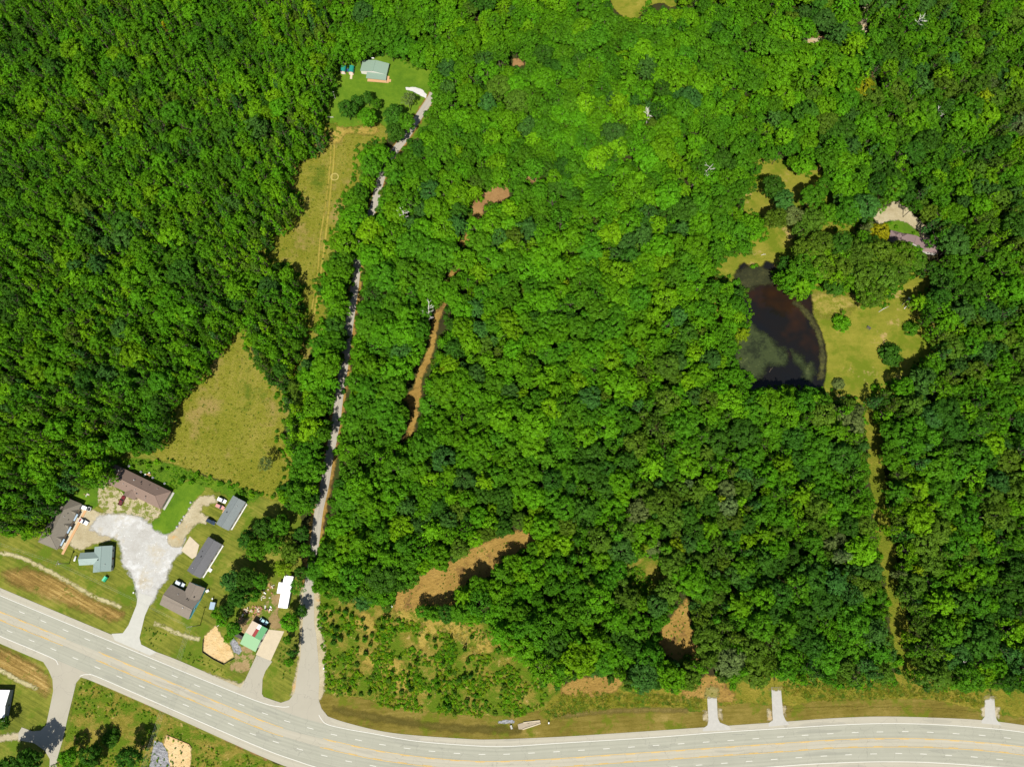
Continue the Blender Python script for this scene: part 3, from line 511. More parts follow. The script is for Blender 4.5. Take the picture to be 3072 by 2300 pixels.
sheet('sand_bank', [(648, 1873), (630, 1893), (614, 1907), (611, 1953), (640, 1972), (673, 1986), (703, 1968), (690, 1936), (669, 1911), (655, 1890)], Z4, M_sand, 0.5)
sheet('sand_bank', [(501, 2204), (567, 2232), (574, 2243), (573, 2280), (560, 2320), (506, 2330), (505, 2249), (490, 2232)], Z4, M_sand, 0.5)
sheet('riprap', [(463, 2220), (486, 2225), (503, 2257), (507, 2330), (448, 2330), (458, 2249)], Z4, M_rock, 0.5)
sheet('riprap', [(688, 1905), (698, 1908), (727, 1950), (718, 1963), (703, 1956), (691, 1930)], Z4, M_rock, 0.5)
sheet('riprap', [(1494, 2162), (1520, 2157), (1545, 2160), (1543, 2168), (1496, 2168)], Z4, M_rock, 0.5)
M_end = ground_mat('grassed_gravel', [(0, (0.10, 0.10, 0.015)), (0.5, (0.17, 0.15, 0.035)), (1, (0.30, 0.25, 0.12))], edge=(2.5, 0.4, 1.2), bump=0.7)
for a in ([(2121, 2080), (2125, 2160), (2122, 2174), (2108, 2184), (2108, 2192), (2195, 2188), (2186, 2176), (2160, 2166), (2153, 2152), (2149.5, 2080)], [(2313.7, 2060), (2318, 2159), (2305, 2168), (2306, 2178), (2368, 2172), (2356, 2158), (2349, 2141), (2342, 2060)], [(2953.7, 2087), (2953.7, 2148), (2944, 2160), (2944, 2168), (3004, 2174), (2990, 2158), (2985.7, 2146), (2982, 2087)]):
    poly('culvert_drive', a, Z4+0.012, M_conc2)
    ex = [q for q in a if q[1] < 2090]; cx_ = sum(q[0] for q in ex)/len(ex); sheet('drive_apron', [(cx_-19, 2062 if cx_ < 2700 else 2086), (cx_+19, 2060 if cx_ < 2700 else 2085), (cx_+20, ex[0][1]+8), (cx_-20, ex[0][1]+8)], Z5, M_end, 0.5)
    for p in ((a[0][0]-4, a[1][1]-14), (a[-1][0]+8, a[-2][1]-10)): sheet('drive_apron', [(p[0]-6, p[1]-16), (p[0]+6, p[1]-14), (p[0]+7, p[1]+14), (p[0]-6, p[1]+14)], Z3, M_tan, 0.5)
sheet('gravel_pad', [(1217, 263), (1245, 262), (1268, 270), (1280, 285), (1279, 296), (1262, 288), (1237, 274), (1218, 270)], Z3, ground_mat('white_gravel', [(0, (0.38, 0.37, 0.345)), (1, (0.52, 0.51, 0.48))], edge=(0.9, 0.5, 0.3)), 0.5)
sheet('gravel_drive', [(2620, 641), (2641, 622), (2672, 618), (2681, 600), (2701, 602), (2716, 620), (2738, 643), (2759, 662), (2783, 686), (2790, 718), (2764, 716), (2756, 692), (2733, 677), (2713, 664), (2687, 660), (2662, 666), (2643, 680), (2622, 668)], Z3, M_tan, 0.6)
sheet('drive_island', [(2660, 668), (2690, 658), (2715, 664), (2750, 690), (2765, 715), (2700, 712), (2665, 700)], Z2, M_green, 0.6)
# ------------------------------------------------------------------ trees: crown shapes (metres), several of each habit
M_leaf = leaf_mat('foliage')
M_bark = plain('bark', (0.09, 0.07, 0.05), 0.95, var=0.25, scale=1.5)
M_dead = plain('bleached_wood', (0.55, 0.52, 0.46), 0.9, var=0.2, scale=2.0)
def leaves(clumps, size, per, seed, flat=0.7, up=0.42, out_w=0.95, jit=0.55):
    """leaf sprays as four-cornered faces filling a list of clumps (centre, radius, outward, shade)"""
    r = np.random.default_rng(seed); V = []; A = []
    for c, cr, o, sh in clumps:
        n = max(3, int(per*(cr**2))); d = r.normal(size=(n, 3)); d /= np.linalg.norm(d, axis=1)[:, None]
        d[:, 2] = np.where(d[:, 2] < -0.25, -d[:, 2]*0.6, d[:, 2])
        pos = c+d*cr*(r.uniform(0.55, 1.0, n)**0.5)[:, None]*np.array([1, 1, flat])
        nr = d*out_w+np.array([0, 0, up])+np.asarray(o)*0.25+r.normal(size=(n, 3))*jit*0.5; nr /= np.linalg.norm(nr, axis=1)[:, None]
        t = np.cross(nr, r.normal(size=(n, 3))); t /= np.linalg.norm(t, axis=1)[:, None]; b = np.cross(nr, t)
        s = size*r.uniform(0.65, 1.3, n)[:, None]
        e = r.uniform(0.75, 1.25, (4, n, 1))
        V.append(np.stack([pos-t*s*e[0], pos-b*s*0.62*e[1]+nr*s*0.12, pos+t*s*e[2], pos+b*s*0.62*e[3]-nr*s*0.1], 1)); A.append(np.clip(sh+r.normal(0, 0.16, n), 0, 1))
    V = np.concatenate(V); A = np.concatenate(A); nf = len(V)
    return V.reshape(-1, 3), np.arange(nf*4).reshape(nf, 4), A
def leaf_mesh(name, V, F, A, mat=None):
    me = bpy.data.meshes.new(name); me.vertices.add(len(V)); me.vertices.foreach_set('co', V.ravel())
    me.loops.add(F.size); me.loops.foreach_set('vertex_index', F.ravel().astype(np.int32))
    me.polygons.add(len(F)); me.polygons.foreach_set('loop_start', np.arange(0, F.size, 4, dtype=np.int32)); me.update(calc_edges=True)
    at = me.attributes.new('leaf', 'FLOAT', 'FACE'); at.data.foreach_set('value', A.astype(np.float32))
    me.materials.append(mat or M_leaf); return me
def crown(habit, seed):
    r = np.random.default_rng(seed); C = []
    def put(c, cr, o, sh=None): C.append((np.array(c, float), cr, np.array(o, float), r.uniform(0.25, 0.75) if sh is None else sh))
    if habit == 'round':           # broad oak: several boughs, each a dome of clumps
        Rr, H, z0 = 4.7, 15.0, 6.0
        nb = r.integers(6, 9); boughs = [(np.array([0, 0, H-2.6]), 2.7)]
        for i in range(nb):
            a = 2*math.pi*(i+r.uniform(-.3, .3))/nb; rad = Rr*r.uniform(0.50, 0.72)
            boughs.append((np.array([rad*math.cos(a), rad*math.sin(a), H-3.7-r.uniform(0, 1.8)]), r.uniform(1.7, 2.5)))
        for bc, br in boughs:
            for _ in range(int(9*br)):
                d = r.normal(size=3); d[2] = abs(d[2])*0.9-0.25; d /= np.linalg.norm(d)
                put(bc+d*br*np.array([1, 1, 0.8]), r.uniform(0.6, 1.05), d)
        for _ in range(26):
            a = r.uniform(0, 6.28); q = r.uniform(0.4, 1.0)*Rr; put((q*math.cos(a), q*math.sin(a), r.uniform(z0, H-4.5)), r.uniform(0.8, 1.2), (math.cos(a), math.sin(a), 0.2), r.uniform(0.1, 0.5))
        return leaves(C, 0.37, 31, seed, flat=0.62)
    if habit == 'dome':            # even, fine-textured dome
        Rr, H = 4.2, 14.0
        for _ in range(100):
            d = r.normal(size=3); d[2] = abs(d[2])-0.2; d /= np.linalg.norm(d)
            lob = 0.88+0.14*math.sin(3*math.atan2(d[1], d[0])+seed)+0.09*r.normal()
            put((d[0]*Rr*lob, d[1]*Rr*lob, H-4.6+d[2]*4.4*lob), r.uniform(0.6, 1.0), d)
        for _ in range(20):
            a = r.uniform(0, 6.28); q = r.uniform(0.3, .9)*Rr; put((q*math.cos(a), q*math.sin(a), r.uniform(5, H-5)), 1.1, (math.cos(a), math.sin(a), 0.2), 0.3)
        return leaves(C, 0.33, 34, seed, flat=0.7)
    if habit == 'star':            # boughs reaching out like fingers
        Rr, H = 4.4, 15.5
        nb = r.integers(8, 12)
        for i in range(nb):
            a = 2*math.pi*(i+r.uniform(-.25, .25))/nb; L = Rr*r.uniform(0.75, 1.12); rise = r.uniform(-2.6, -0.6)
            for t in np.linspace(0.15, 1.0, 7):
                w = 0.35*r.normal(); p = (L*t*math.cos(a)-w*math.sin(a), L*t*math.sin(a)+w*math.cos(a), H-1.2+rise*t*1.6+0.25*r.normal())
                put(p, r.uniform(0.55, 0.85)*(1.1-0.35*t), (math.cos(a), math.sin(a), 0.5))
        for k in range(2):
            for i in range(nb):
                a = 2*math.pi*(i+.5+r.uniform(-.3, .3))/nb
                for t in np.linspace(0.3, 1.0, 4):
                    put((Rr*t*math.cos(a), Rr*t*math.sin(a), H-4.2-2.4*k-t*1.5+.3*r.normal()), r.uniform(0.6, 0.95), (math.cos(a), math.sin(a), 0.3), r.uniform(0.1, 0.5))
        for _ in range(8): put((r.normal()*.7, r.normal()*.7, H-r.uniform(0, 1.6)), 0.8, (0, 0, 1))
        return leaves(C, 0.36, 33, seed, flat=0.55)
    if habit == 'narrow':          # tall pointed tree in whorls
        Rr, H, z0 = 2.8, 18.0, 5.0
        z = z0
        while z < H-0.4:
            t = (z-z0)/(H-z0); rad = Rr*(1-t)**0.75*r.uniform(0.8, 1.1)+0.25; nb = max(3, int(6*rad/Rr+1.5))
            for i in range(nb):
                a = r.uniform(0, 6.28); q = rad*r.uniform(0.55, 1.0)
                put((q*math.cos(a), q*math.sin(a), z+0.35*r.normal()), r.uniform(0.5, 0.85)*(1-.3*t), (math.cos(a), math.sin(a), .3))
            z += 0.85
        put((0, 0, H-.3), 0.5, (0, 0, 1), .7)
        return leaves(C, 0.35, 29, seed, flat=0.75)
    if habit == 'feather':         # thin open crown
        Rr, H = 4.0, 14.5
        for _ in range(60):
            d = r.normal(size=3); d[2] = abs(d[2])*0.8-.1; d /= np.linalg.norm(d); f = r.uniform(.55, 1.05)
            put((d[0]*Rr*f, d[1]*Rr*f, H-4.5+d[2]*4.2*f), r.uniform(0.5, 0.95), d)
        return leaves(C, 0.32, 26, seed, flat=0.6, jit=1.2)
    if habit == 'bush':
        for _ in range(20):
            d = r.normal(size=3); d[2] = abs(d[2]); d /= np.linalg.norm(d); f = r.uniform(.7, 1.05)
            put((d[0]*.82*f, d[1]*.82*f, 0.3+d[2]*0.95*f), r.uniform(0.22, 0.36), d)
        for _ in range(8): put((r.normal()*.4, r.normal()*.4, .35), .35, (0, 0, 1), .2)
        return leaves(C, 0.17, 130, seed, flat=0.8)
    if habit == 'bigbush':
        for _ in range(75):
            d = r.normal(size=3); d[2] = abs(d[2]); d /= np.linalg.norm(d); f = r.uniform(.75, 1.03)
            put((d[0]*.86*f, d[1]*.86*f, 0.12+d[2]*0.95*f), r.uniform(0.13, 0.22), d)
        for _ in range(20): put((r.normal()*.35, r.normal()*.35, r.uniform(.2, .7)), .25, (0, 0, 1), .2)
        return leaves(C, 0.085, 520, seed, flat=0.8)
    if habit == 'cone_bush':       # young pine or cedar
        for z in np.arange(0.15, 2.2, 0.24):
            rad = 0.85*(1-z/2.4)**0.8
            for i in range(max(2, int(7*rad))):
                a = r.uniform(0, 6.28); put((rad*.75*math.cos(a), rad*.75*math.sin(a), z), 0.24, (math.cos(a), math.sin(a), .4))
        return leaves(C, 0.16, 130, seed, flat=0.8)
    if habit == 'weed':
        for _ in range(9):
            a = r.uniform(0, 6.28); q = r.uniform(0, .62); put((q*math.cos(a), q*math.sin(a), r.uniform(.1, .5)), r.uniform(.2, .4), (0, 0, 1))
        return leaves(C, 0.15, 70, seed, flat=0.8)
    if habit == 'tuft':            # tuft of tall grass
        n = 26; V = []
        for _ in range(n):
            a = r.uniform(0, 6.28); q = r.uniform(0, .45); b = r.uniform(0, 6.28); h = r.uniform(.12, .38); w = .07
            x, y = q*math.cos(a), q*math.sin(a); dx, dy = math.cos(b)*.75, math.sin(b)*.75
            V += [(x-w, y, 0), (x+w, y, 0), (x+dx+w*.4, y+dy, h), (x+dx-w*.4, y+dy, h)]
        return np.array(V, float), np.arange(n*4).reshape(n, 4), r.uniform(0.2, 1, n)
HABITS = {'round': 5, 'dome': 3, 'star': 3, 'narrow': 3, 'feather': 2}
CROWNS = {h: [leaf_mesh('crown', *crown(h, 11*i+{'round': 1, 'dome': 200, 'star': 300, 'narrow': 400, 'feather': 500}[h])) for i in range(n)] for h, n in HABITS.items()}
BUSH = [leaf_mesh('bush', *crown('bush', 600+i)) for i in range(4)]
PINE = [leaf_mesh('sapling', *crown('cone_bush', 700+i)) for i in range(3)]
RAD = {'round': 4.9, 'dome': 4.4, 'star': 4.6, 'narrow': 2.9, 'feather': 4.1}
HGT = {'round': 15.0, 'dome': 14.0, 'star': 15.5, 'narrow': 18.0, 'feather': 14.5}
def trunk_mesh(h, seed, n=6):
    r = random.Random(seed); mb = MB()
    mb.tube([(0, 0, -0.3), (0.05, 0, h*.25), (r.uniform(-.2, .2), r.uniform(-.2, .2), h*.55), (r.uniform(-.3, .3), r.uniform(-.3, .3), h*.9)], [0.34, 0.26, 0.2, 0.05], n)
    for i in range(6):
        a = i*1.05+r.uniform(-.3, .3); z = h*r.uniform(.4, .62); L = r.uniform(2, 3.4)
        mb.tube([(0, 0, z), (L*.5*math.cos(a), L*.5*math.sin(a), z+1.4), (L*math.cos(a), L*math.sin(a), z+2.6)], [0.12, 0.08, 0.03], 5)
    return mb.mesh('trunk', M_bark, True)
TRUNKS = {h: trunk_mesh(HGT[h]*.92, i) for i, h in enumerate(HGT)}

TINT = {'dark green': (0.030, 0.092, 0.006), 'mid green': (0.046, 0.140, 0.004), 'fresh green': (0.062, 0.178, 0.003), 'lime green': (0.092, 0.215, 0.003),
        'blue green': (0.037, 0.105, 0.014), 'olive green': (0.060, 0.118, 0.007), 'yellow green': (0.135, 0.205, 0.004), 'golden green': (0.20, 0.195, 0.004), 'grey green': (0.085, 0.125, 0.032), 'brown green': (0.085, 0.095, 0.014), 'hay': (0.20, 0.175, 0.022), 'pale hay': (0.27, 0.22, 0.05), 'green hay': (0.13, 0.145, 0.010)}

# ------------------------------------------------------------------ where the wood is open (outlines as surveyed)
CLEAR = [
 [(1005, 205), (1040, 195), (1070, 172), (1130, 160), (1170, 172), (1230, 195), (1280, 212), (1290, 300), (1280, 335), (1240, 420), (1140, 420), (1060, 400), (1010, 395), (985, 360), (975, 330), (995, 290), (1005, 240)],
 [(985, 350), (1025, 355), (1135, 380), (1142, 415), (1078, 440), (1062, 470), (1068, 500), (1055, 545), (1022, 595), (1002, 650), (1000, 675), (975, 740), (965, 800), (940, 860), (958, 900), (950, 960), (930, 1010), (915, 1040), (900, 1080), (895, 1130), (885, 1120), (895, 1060), (912, 990), (918, 940), (912, 880), (900, 830), (860, 795), (800, 780), (812, 700), (857, 680), (880, 650), (905, 610), (905, 590), (865, 570), (875, 530), (895, 490), (920, 480), (950, 450), (975, 430), (985, 400)],
 [(690, 1000), (725, 990), (740, 1050), (790, 1130), (830, 1180), (840, 1230), (850, 1245), (830, 1300), (835, 1340), (872, 1380), (850, 1440), (820, 1490), (640, 1440), (490, 1375), (470, 1360), (490, 1290), (520, 1230), (570, 1160), (620, 1100), (660, 1050)],
 [(330, 1370), (400, 1365), (470, 1352), (545, 1390), (640, 1430), (770, 1480), (830, 1490), (845, 1530), (935, 1545), (955, 1490), (985, 1365), (1012, 1370), (1000, 1450), (975, 1540), (966, 1600), (945, 1640), (928, 1660), (924, 1770), (960, 1798), (1010, 1800), (1090, 1838), (1180, 1838), (1192, 1780), (1238, 1765), (1258, 1730), (1294, 1719), (1329, 1711), (1363, 1690), (1385, 1672), (1409, 1658), (1445, 1648), (1455, 1630), (1499, 1618), (1535, 1602), (1589, 1606), (1579, 1636), (1519, 1662), (1479, 1685), (1449, 1722), (1399, 1738), (1369, 1755), (1361, 1775), (1363, 1806), (1300, 1815), (1240, 1818), (1290, 1850), (1330, 1850), (1400, 1870), (1460, 1900), (1485, 1950), (1560, 1990), (1600, 2040), (1640, 2078), (1690, 2050), (1715, 2040), (1774, 2034), (1830, 2035), (1864, 2044), (1830, 2090), (1950, 2080), (2040, 2080), (2104, 2060), (2108, 2034), (2143, 2030), (2184, 2062), (2310, 2050), (2345, 2050), (2450, 2060), (2600, 2065), (2695, 2050), (2740, 2060), (2850, 2075), (2940, 2075), (2985, 2072), (3072, 2090), (3700, 2140), (3700, 2900), (-700, 2900), (-700, 1600), (0, 1612), (90, 1615), (112, 1620), (140, 1560), (180, 1492), (220, 1482), (300, 1450), (325, 1420)],
 [(1278, 300), (1290, 306), (1245, 362), (1218, 412), (1194, 452), (1176, 442), (1203, 390), (1238, 340)],
 [(1143, 518), (1152, 520), (1132, 600), (1117, 640), (1103, 622), (1123, 560)],
 [(1066, 790), (1076, 792), (1074, 850), (1075, 900), (1064, 960), (1050, 992), (1036, 988), (1041, 930), (1053, 890), (1062, 850)],
 [(1046, 1010), (1052, 1010), (1030, 1150), (1008, 1280), (990, 1370), (978, 1370), (1000, 1260), (1022, 1140)],
 [(1515, 553), (1522, 580), (1490, 600), (1457, 602), (1442, 640), (1424, 645), (1430, 610), (1450, 585), (1480, 578), (1495, 560)],
 [(1586, 534), (1616, 534), (1616, 540), (1586, 540)], [(1916, 586), (1924, 586), (1924, 594), (1916, 594)], [(1378, 722), (1390, 722), (1388, 738), (1378, 738)], [(1350, 820), (1356, 820), (1352, 840), (1347, 838)],
 [(1329, 912), (1322, 962), (1311, 972), (1307, 1014), (1303, 1047), (1295, 1084), (1270, 1112), (1266, 1134), (1265, 1174), (1260, 1209), (1254, 1232), (1252, 1259), (1238, 1292), (1222, 1330), (1211, 1322), (1220, 1284), (1229, 1242), (1222, 1222), (1205, 1206), (1208, 1186), (1245, 1160), (1250, 1101), (1273, 1066), (1282, 1028), (1291, 998), (1299, 942)],
 [(2063, 1780), (2068, 1846), (2077, 1898), (2090, 1950), (2083, 1974), (2017, 1967), (1990, 1935), (1976, 1898), (2003, 1874), (2031, 1835), (2052, 1820)],
 [(1905, 1690), (1975, 1685), (1990, 1740), (1940, 1790), (1910, 1770)],
 [(2282, 490), (2320, 484), (2364, 503), (2407, 527), (2470, 503), (2478, 537), (2500, 560), (2504, 690), (2560, 670), (2572, 700), (2500, 720), (2420, 730), (2393, 720), (2374, 764), (2320, 800), (2316, 817), (2340, 870), (2385, 905), (2451, 865), (2514, 880), (2557, 865), (2590, 915), (2639, 922), (2683, 890), (2722, 836), (2775, 812), (2794, 832), (2789, 865), (2760, 870), (2765, 938), (2789, 972), (2799, 1025), (2789, 1073), (2741, 1092), (2736, 1126), (2688, 1136), (2622, 1160), (2616, 1242), (2581, 1204), (2543, 1184), (2485, 1170), (2436, 1164), (2275, 1164), (2248, 1126), (2219, 1073), (2207, 1020), (2244, 981), (2254, 933), (2249, 894), (2231, 861), (2212, 845), (2156, 827), (2187, 769), (2248, 764), (2262, 740), (2301, 710), (2296, 650), (2262, 640), (2238, 614), (2277, 537)],
 [(2623, 641), (2641, 625), (2672, 620), (2681, 605), (2701, 606), (2716, 622), (2738, 645), (2759, 664), (2781, 686), (2790, 714), (2815, 720), (2818, 770), (2785, 770), (2765, 735), (2720, 722), (2670, 722), (2640, 690), (2625, 667)],
 [(1826, -60), (1830, 0), (1846, 28), (1890, 45), (1912, 49), (1922, 17), (1932, 0), (1990, 20), (2025, 20), (2025, -60)],
 [(2598, 17), (2603, 83), (2587, 85), (2584, 60)], [(2700, 32), (2718, 32), (2710, 52), (2696, 52)], [(2420, 116), (2470, 114), (2450, 126), (2420, 128)], [(2622, 205), (2638, 215), (2636, 245), (2626, 240)],
 [(1540, 182), (1570, 180), (1575, 192), (1540, 196)], [(2162, 922), (2170, 922), (2170, 955), (2162, 955)]]
CUT = [(2612, 1222), (2622, 1289), (2635, 1337), (2632, 1393), (2639, 1445), (2648, 1497), (2653, 1567), (2662, 1636), (2676, 1719), (2690, 1790), (2697, 1850), (2704, 1900), (2713, 1950), (2722, 2002), (2724, 2070)]
CLEAR.append([(x-18, y) for x, y in CUT]+[(x+17, y) for x, y in CUT[::-1]])
GX = np.arange(-360, 3441, 8.0); GY = np.arange(-360, 2700, 8.0)
_gx, _gy = np.meshgrid(GX, GY); _Q = np.stack([_gx.ravel(), _gy.ravel()], 1)
_best = np.full(len(_Q), -1e9)
for c in CLEAR: _best = np.maximum(_best, sdist(_Q, c))
OPEN = _best.reshape(_gx.shape)            # >0 inside an opening
def openness(px, py):
    i = min(max(int(round((px+360)/8)), 0), OPEN.shape[1]-1); j = min(max(int(round((py+360)/8)), 0), OPEN.shape[0]-1)
    return OPEN[j, i]

# ------------------------------------------------------------------ planting
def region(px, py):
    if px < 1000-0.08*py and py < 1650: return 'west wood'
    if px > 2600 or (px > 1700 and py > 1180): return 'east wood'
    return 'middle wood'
MIX = {'west wood': (('narrow', .50), ('dome', .16), ('round', .14), ('star', .15), ('feather', .05)),
       'middle wood': (('round', .50), ('dome', .24), ('star', .18), ('narrow', .02), ('feather', .06)),
       'east wood': (('round', .34), ('dome', .26), ('star', .16), ('narrow', .16), ('feather', .08))}
TMIX = {'west wood': (('dark green', .24), ('mid green', .24), ('fresh green', .24), ('lime green', .16), ('blue green', .05), ('olive green', .07)),
        'middle wood': (('dark green', .16), ('mid green', .34), ('fresh green', .26), ('lime green', .12), ('blue green', .08), ('olive green', .04)),
        'east wood': (('dark green', .28), ('mid green', .22), ('fresh green', .12), ('lime green', .06), ('blue green', .06), ('olive green', .22), ('yellow green', .01), ('grey green', .03))}
def pick(table, u):
    s = 0
    for k, w in table:
        s += w
        if u < s: return k
    return table[-1][0]
prng = random.Random(21)
def smooth2(x, y, s, seed):      # slow variation over the wood: neighbours tend to be of a kind
    return 0.5+0.25*(math.sin(x/s+seed)+math.sin(y/s*1.3+2*seed+math.sin(x/s*.7)))
TREES = []; cell = {}
def try_tree(px, py, rng_sc):
    reg = region(px, py)
    u = prng.random(); hab = pick(MIX[reg], u)
    sc = prng.uniform(*rng_sc)
    if hab == 'narrow': sc = min(sc, 1.3)
    if reg == 'west wood': sc *= 0.9
    sz = 1.08*sc**0.55*prng.uniform(0.82, 1.18)
    r = RAD[hab]*sc; zc = HGT[hab]*sz*0.78
    rp = r*px_per_m(px, py, zc)
    o = openness(px, py)
    if o > -rp*0.98: return
    w = P(px, py, zc); k = (int(w.x//6), int(w.y//6))
    for i in range(k[0]-2, k[0]+3):
        for j in range(k[1]-2, k[1]+3):
            for (x, y, rr) in cell.get((i, j), ()):
                if (x-w.x)**2+(y-w.y)**2 < ((r+rr)*0.63)**2: return
    cell.setdefault(k, []).append((w.x, w.y, r))
    t = pick(TMIX[reg], (prng.random()*.6+smooth2(w.x, w.y, 17, 3)*.55) % 1.0)
    TREES.append(dict(sz=sz, x=w.x, y=w.y, px=px, py=py, r=r, sc=sc, hab=hab, tint=t, reg=reg, rp=rp))
lo = P(-330, 2650); hi = P(3400, -330)
for _ in range(95000):
    v = prng.random()**0.85; px = prng.uniform(-280, 3350); py = 2400-v*2680
    q = _/95000.0
    if q < .12 and smooth2(*P(px, py)[:2], 23, 5) < .42: continue
    try_tree(px, py, (1.25, 1.6) if q < .12 else (0.95, 1.2) if q < .4 else (0.62, 1.0))
print('trees', len(TREES))
# ------------------------------------------------------------------ trees as things, and the wood beyond the nearest 300
def jit_tint(name, a=0.16, m=1.0):
    c = TINT[name]; k = prng.uniform(1-a, 1+a)*m; h = prng.uniform(-.12, .12)
    return (c[0]*k*(1+h), c[1]*k, c[2]*k*(1-h))
PROTO = {}
def plant(x, y, hab, sc, tint, label, group=None, name='tree', var=None, cat='tree', sz=None):
    i = prng.randrange(len(CROWNS[hab])) if var is None else var
    t = empty(name, label, cat, (x, y, 0), prng.uniform(0, 6.28), group); t.scale = (sc, sc, sz or sc)
    c = obj('crown', CROWNS[hab][i], t); c['tint'] = jit_tint(tint)
    k = obj('trunk', TRUNKS[hab], t)
    PROTO.setdefault((hab, i), (c, k)); return t
LANDMARKS = [('the pond', 2340, 1010), ('the orange sand bank', 655, 1935), ('the long brown roof', 400, 1460), ('the green roofed house', 1125, 208), ('the hay ring', 1004, 531),
 ('the pale gravel pad', 1250, 278), ('the top of the dirt clearing', 1500, 1640), ('the foot of the dirt clearing', 1230, 1810), ('the triangular meadow tip', 705, 1000), ('the narrow end of the hay meadow', 905, 1110),
 ('the dead tree on the trail', 1285, 935), ('the wide part of the trail', 1235, 1200), ('the upper clay trail', 1490, 585), ('the purple roof', 2695, 700), ('the round bush on the lawn', 2660, 1060),
 ('the upper grass loop', 2330, 520), ('the middle culvert drive', 2330, 2100), ('the first culvert drive', 2137, 2110), ('the last culvert drive', 2968, 2110), ('the triangular dirt opening', 2050, 1900),
 ('the white roofed trailer', 850, 1780), ('the lit bend of the side road', 1058, 930), ('the side road mouth', 930, 2060), ('the fallen bleached snag', 2140, 500), ('the bare snag in the corner', 2755, 60),
 ('the top edge clearing', 1880, 20), ('the pale gravel trail', 2595, 60), ('the cut line bend', 2640, 1480), ('the foot of the cut line', 2715, 2030), ('the small clay strip', 1600, 537), ('the round clay spot', 1556, 187),
 ('the west corner', 0, 0), ('the left edge', 0, 760), ('the left woodland', 330, 900), ('the shaded upper left wood', 420, 330), ('the heart of the wood', 1900, 1300), ('the canopy centre', 1700, 900), ('the upper canopy', 1620, 340),
 ('the right edge', 3072, 1500), ('the east corner', 3072, 350), ('the brush opening', 1940, 1740), ('the south wood', 2400, 1650), ('the corner of the highway', 3000, 1800)]
ORD = ['nearest', 'second nearest', 'third nearest', 'fourth nearest', 'fifth nearest', 'sixth nearest', 'seventh nearest', 'eighth nearest', 'ninth nearest', 'tenth nearest', 'eleventh nearest', 'twelfth nearest']
HNAME = {'round': 'broad lumpy', 'dome': 'smooth domed', 'star': 'star shaped', 'narrow': 'tall pointed', 'feather': 'thin feathery'}
def side_of(dx, dy):
    a = math.degrees(math.atan2(-dy, dx)) % 360
    return ['right of', 'upper right of', 'above', 'upper left of', 'left of', 'lower left of', 'below', 'lower right of'][int((a+22.5)//45) % 8]
def label_set(items, word):
    """items: (px, py, description) -> labels that single each one out by look, side and nearness to a landmark"""
    rows = []
    for i, (px, py, d) in enumerate(items):
        L = min(LANDMARKS, key=lambda l: (l[1]-px)**2+(l[2]-py)**2)
        rows.append((L[0], side_of(px-L[1], py-L[2]), d, (px-L[1])**2+(py-L[2])**2, i))
    out = [None]*len(items); seen = {}
    for r in sorted(rows, key=lambda r: r[3]):
        k = r[:3]; n = seen.get(k, 0); seen[k] = n+1
        out[r[4]] = (ORD[min(n, 11)]+' '+r[2]+' '+word+' '+r[1]+' '+r[0]).strip()
    return out
vis = [t for t in TREES if -5 < t['px'] < 3077 and -5 < t['py'] < 2305]
vis.sort(key=lambda t: -t['rp']); chosen = vis[:296]; cid = {id(t) for t in chosen}
for t, l in zip(chosen, label_set([(t['px'], t['py'], HNAME[t['hab']]+' '+t['tint']) for t in chosen], 'tree')):
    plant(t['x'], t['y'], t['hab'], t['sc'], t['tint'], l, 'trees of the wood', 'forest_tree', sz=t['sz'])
for h, n in HABITS.items():                 # one of each remaining crown shape, taken from the wood
    for i in range(n):
        if (h, i) not in PROTO:
            t = next((q for q in TREES if q['hab'] == h and id(q) not in cid and 100 < q['px'] < 2900 and 100 < q['py'] < 2000), None)
            cid.add(id(t)); l = label_set([(t['px'], t['py'], 'smaller '+HNAME[h]+' '+t['tint'])], 'tree')[0]
            plant(t['x'], t['y'], h, t['sc'], t['tint'], l, 'trees of the wood', 'forest_tree', i, sz=t['sz'])
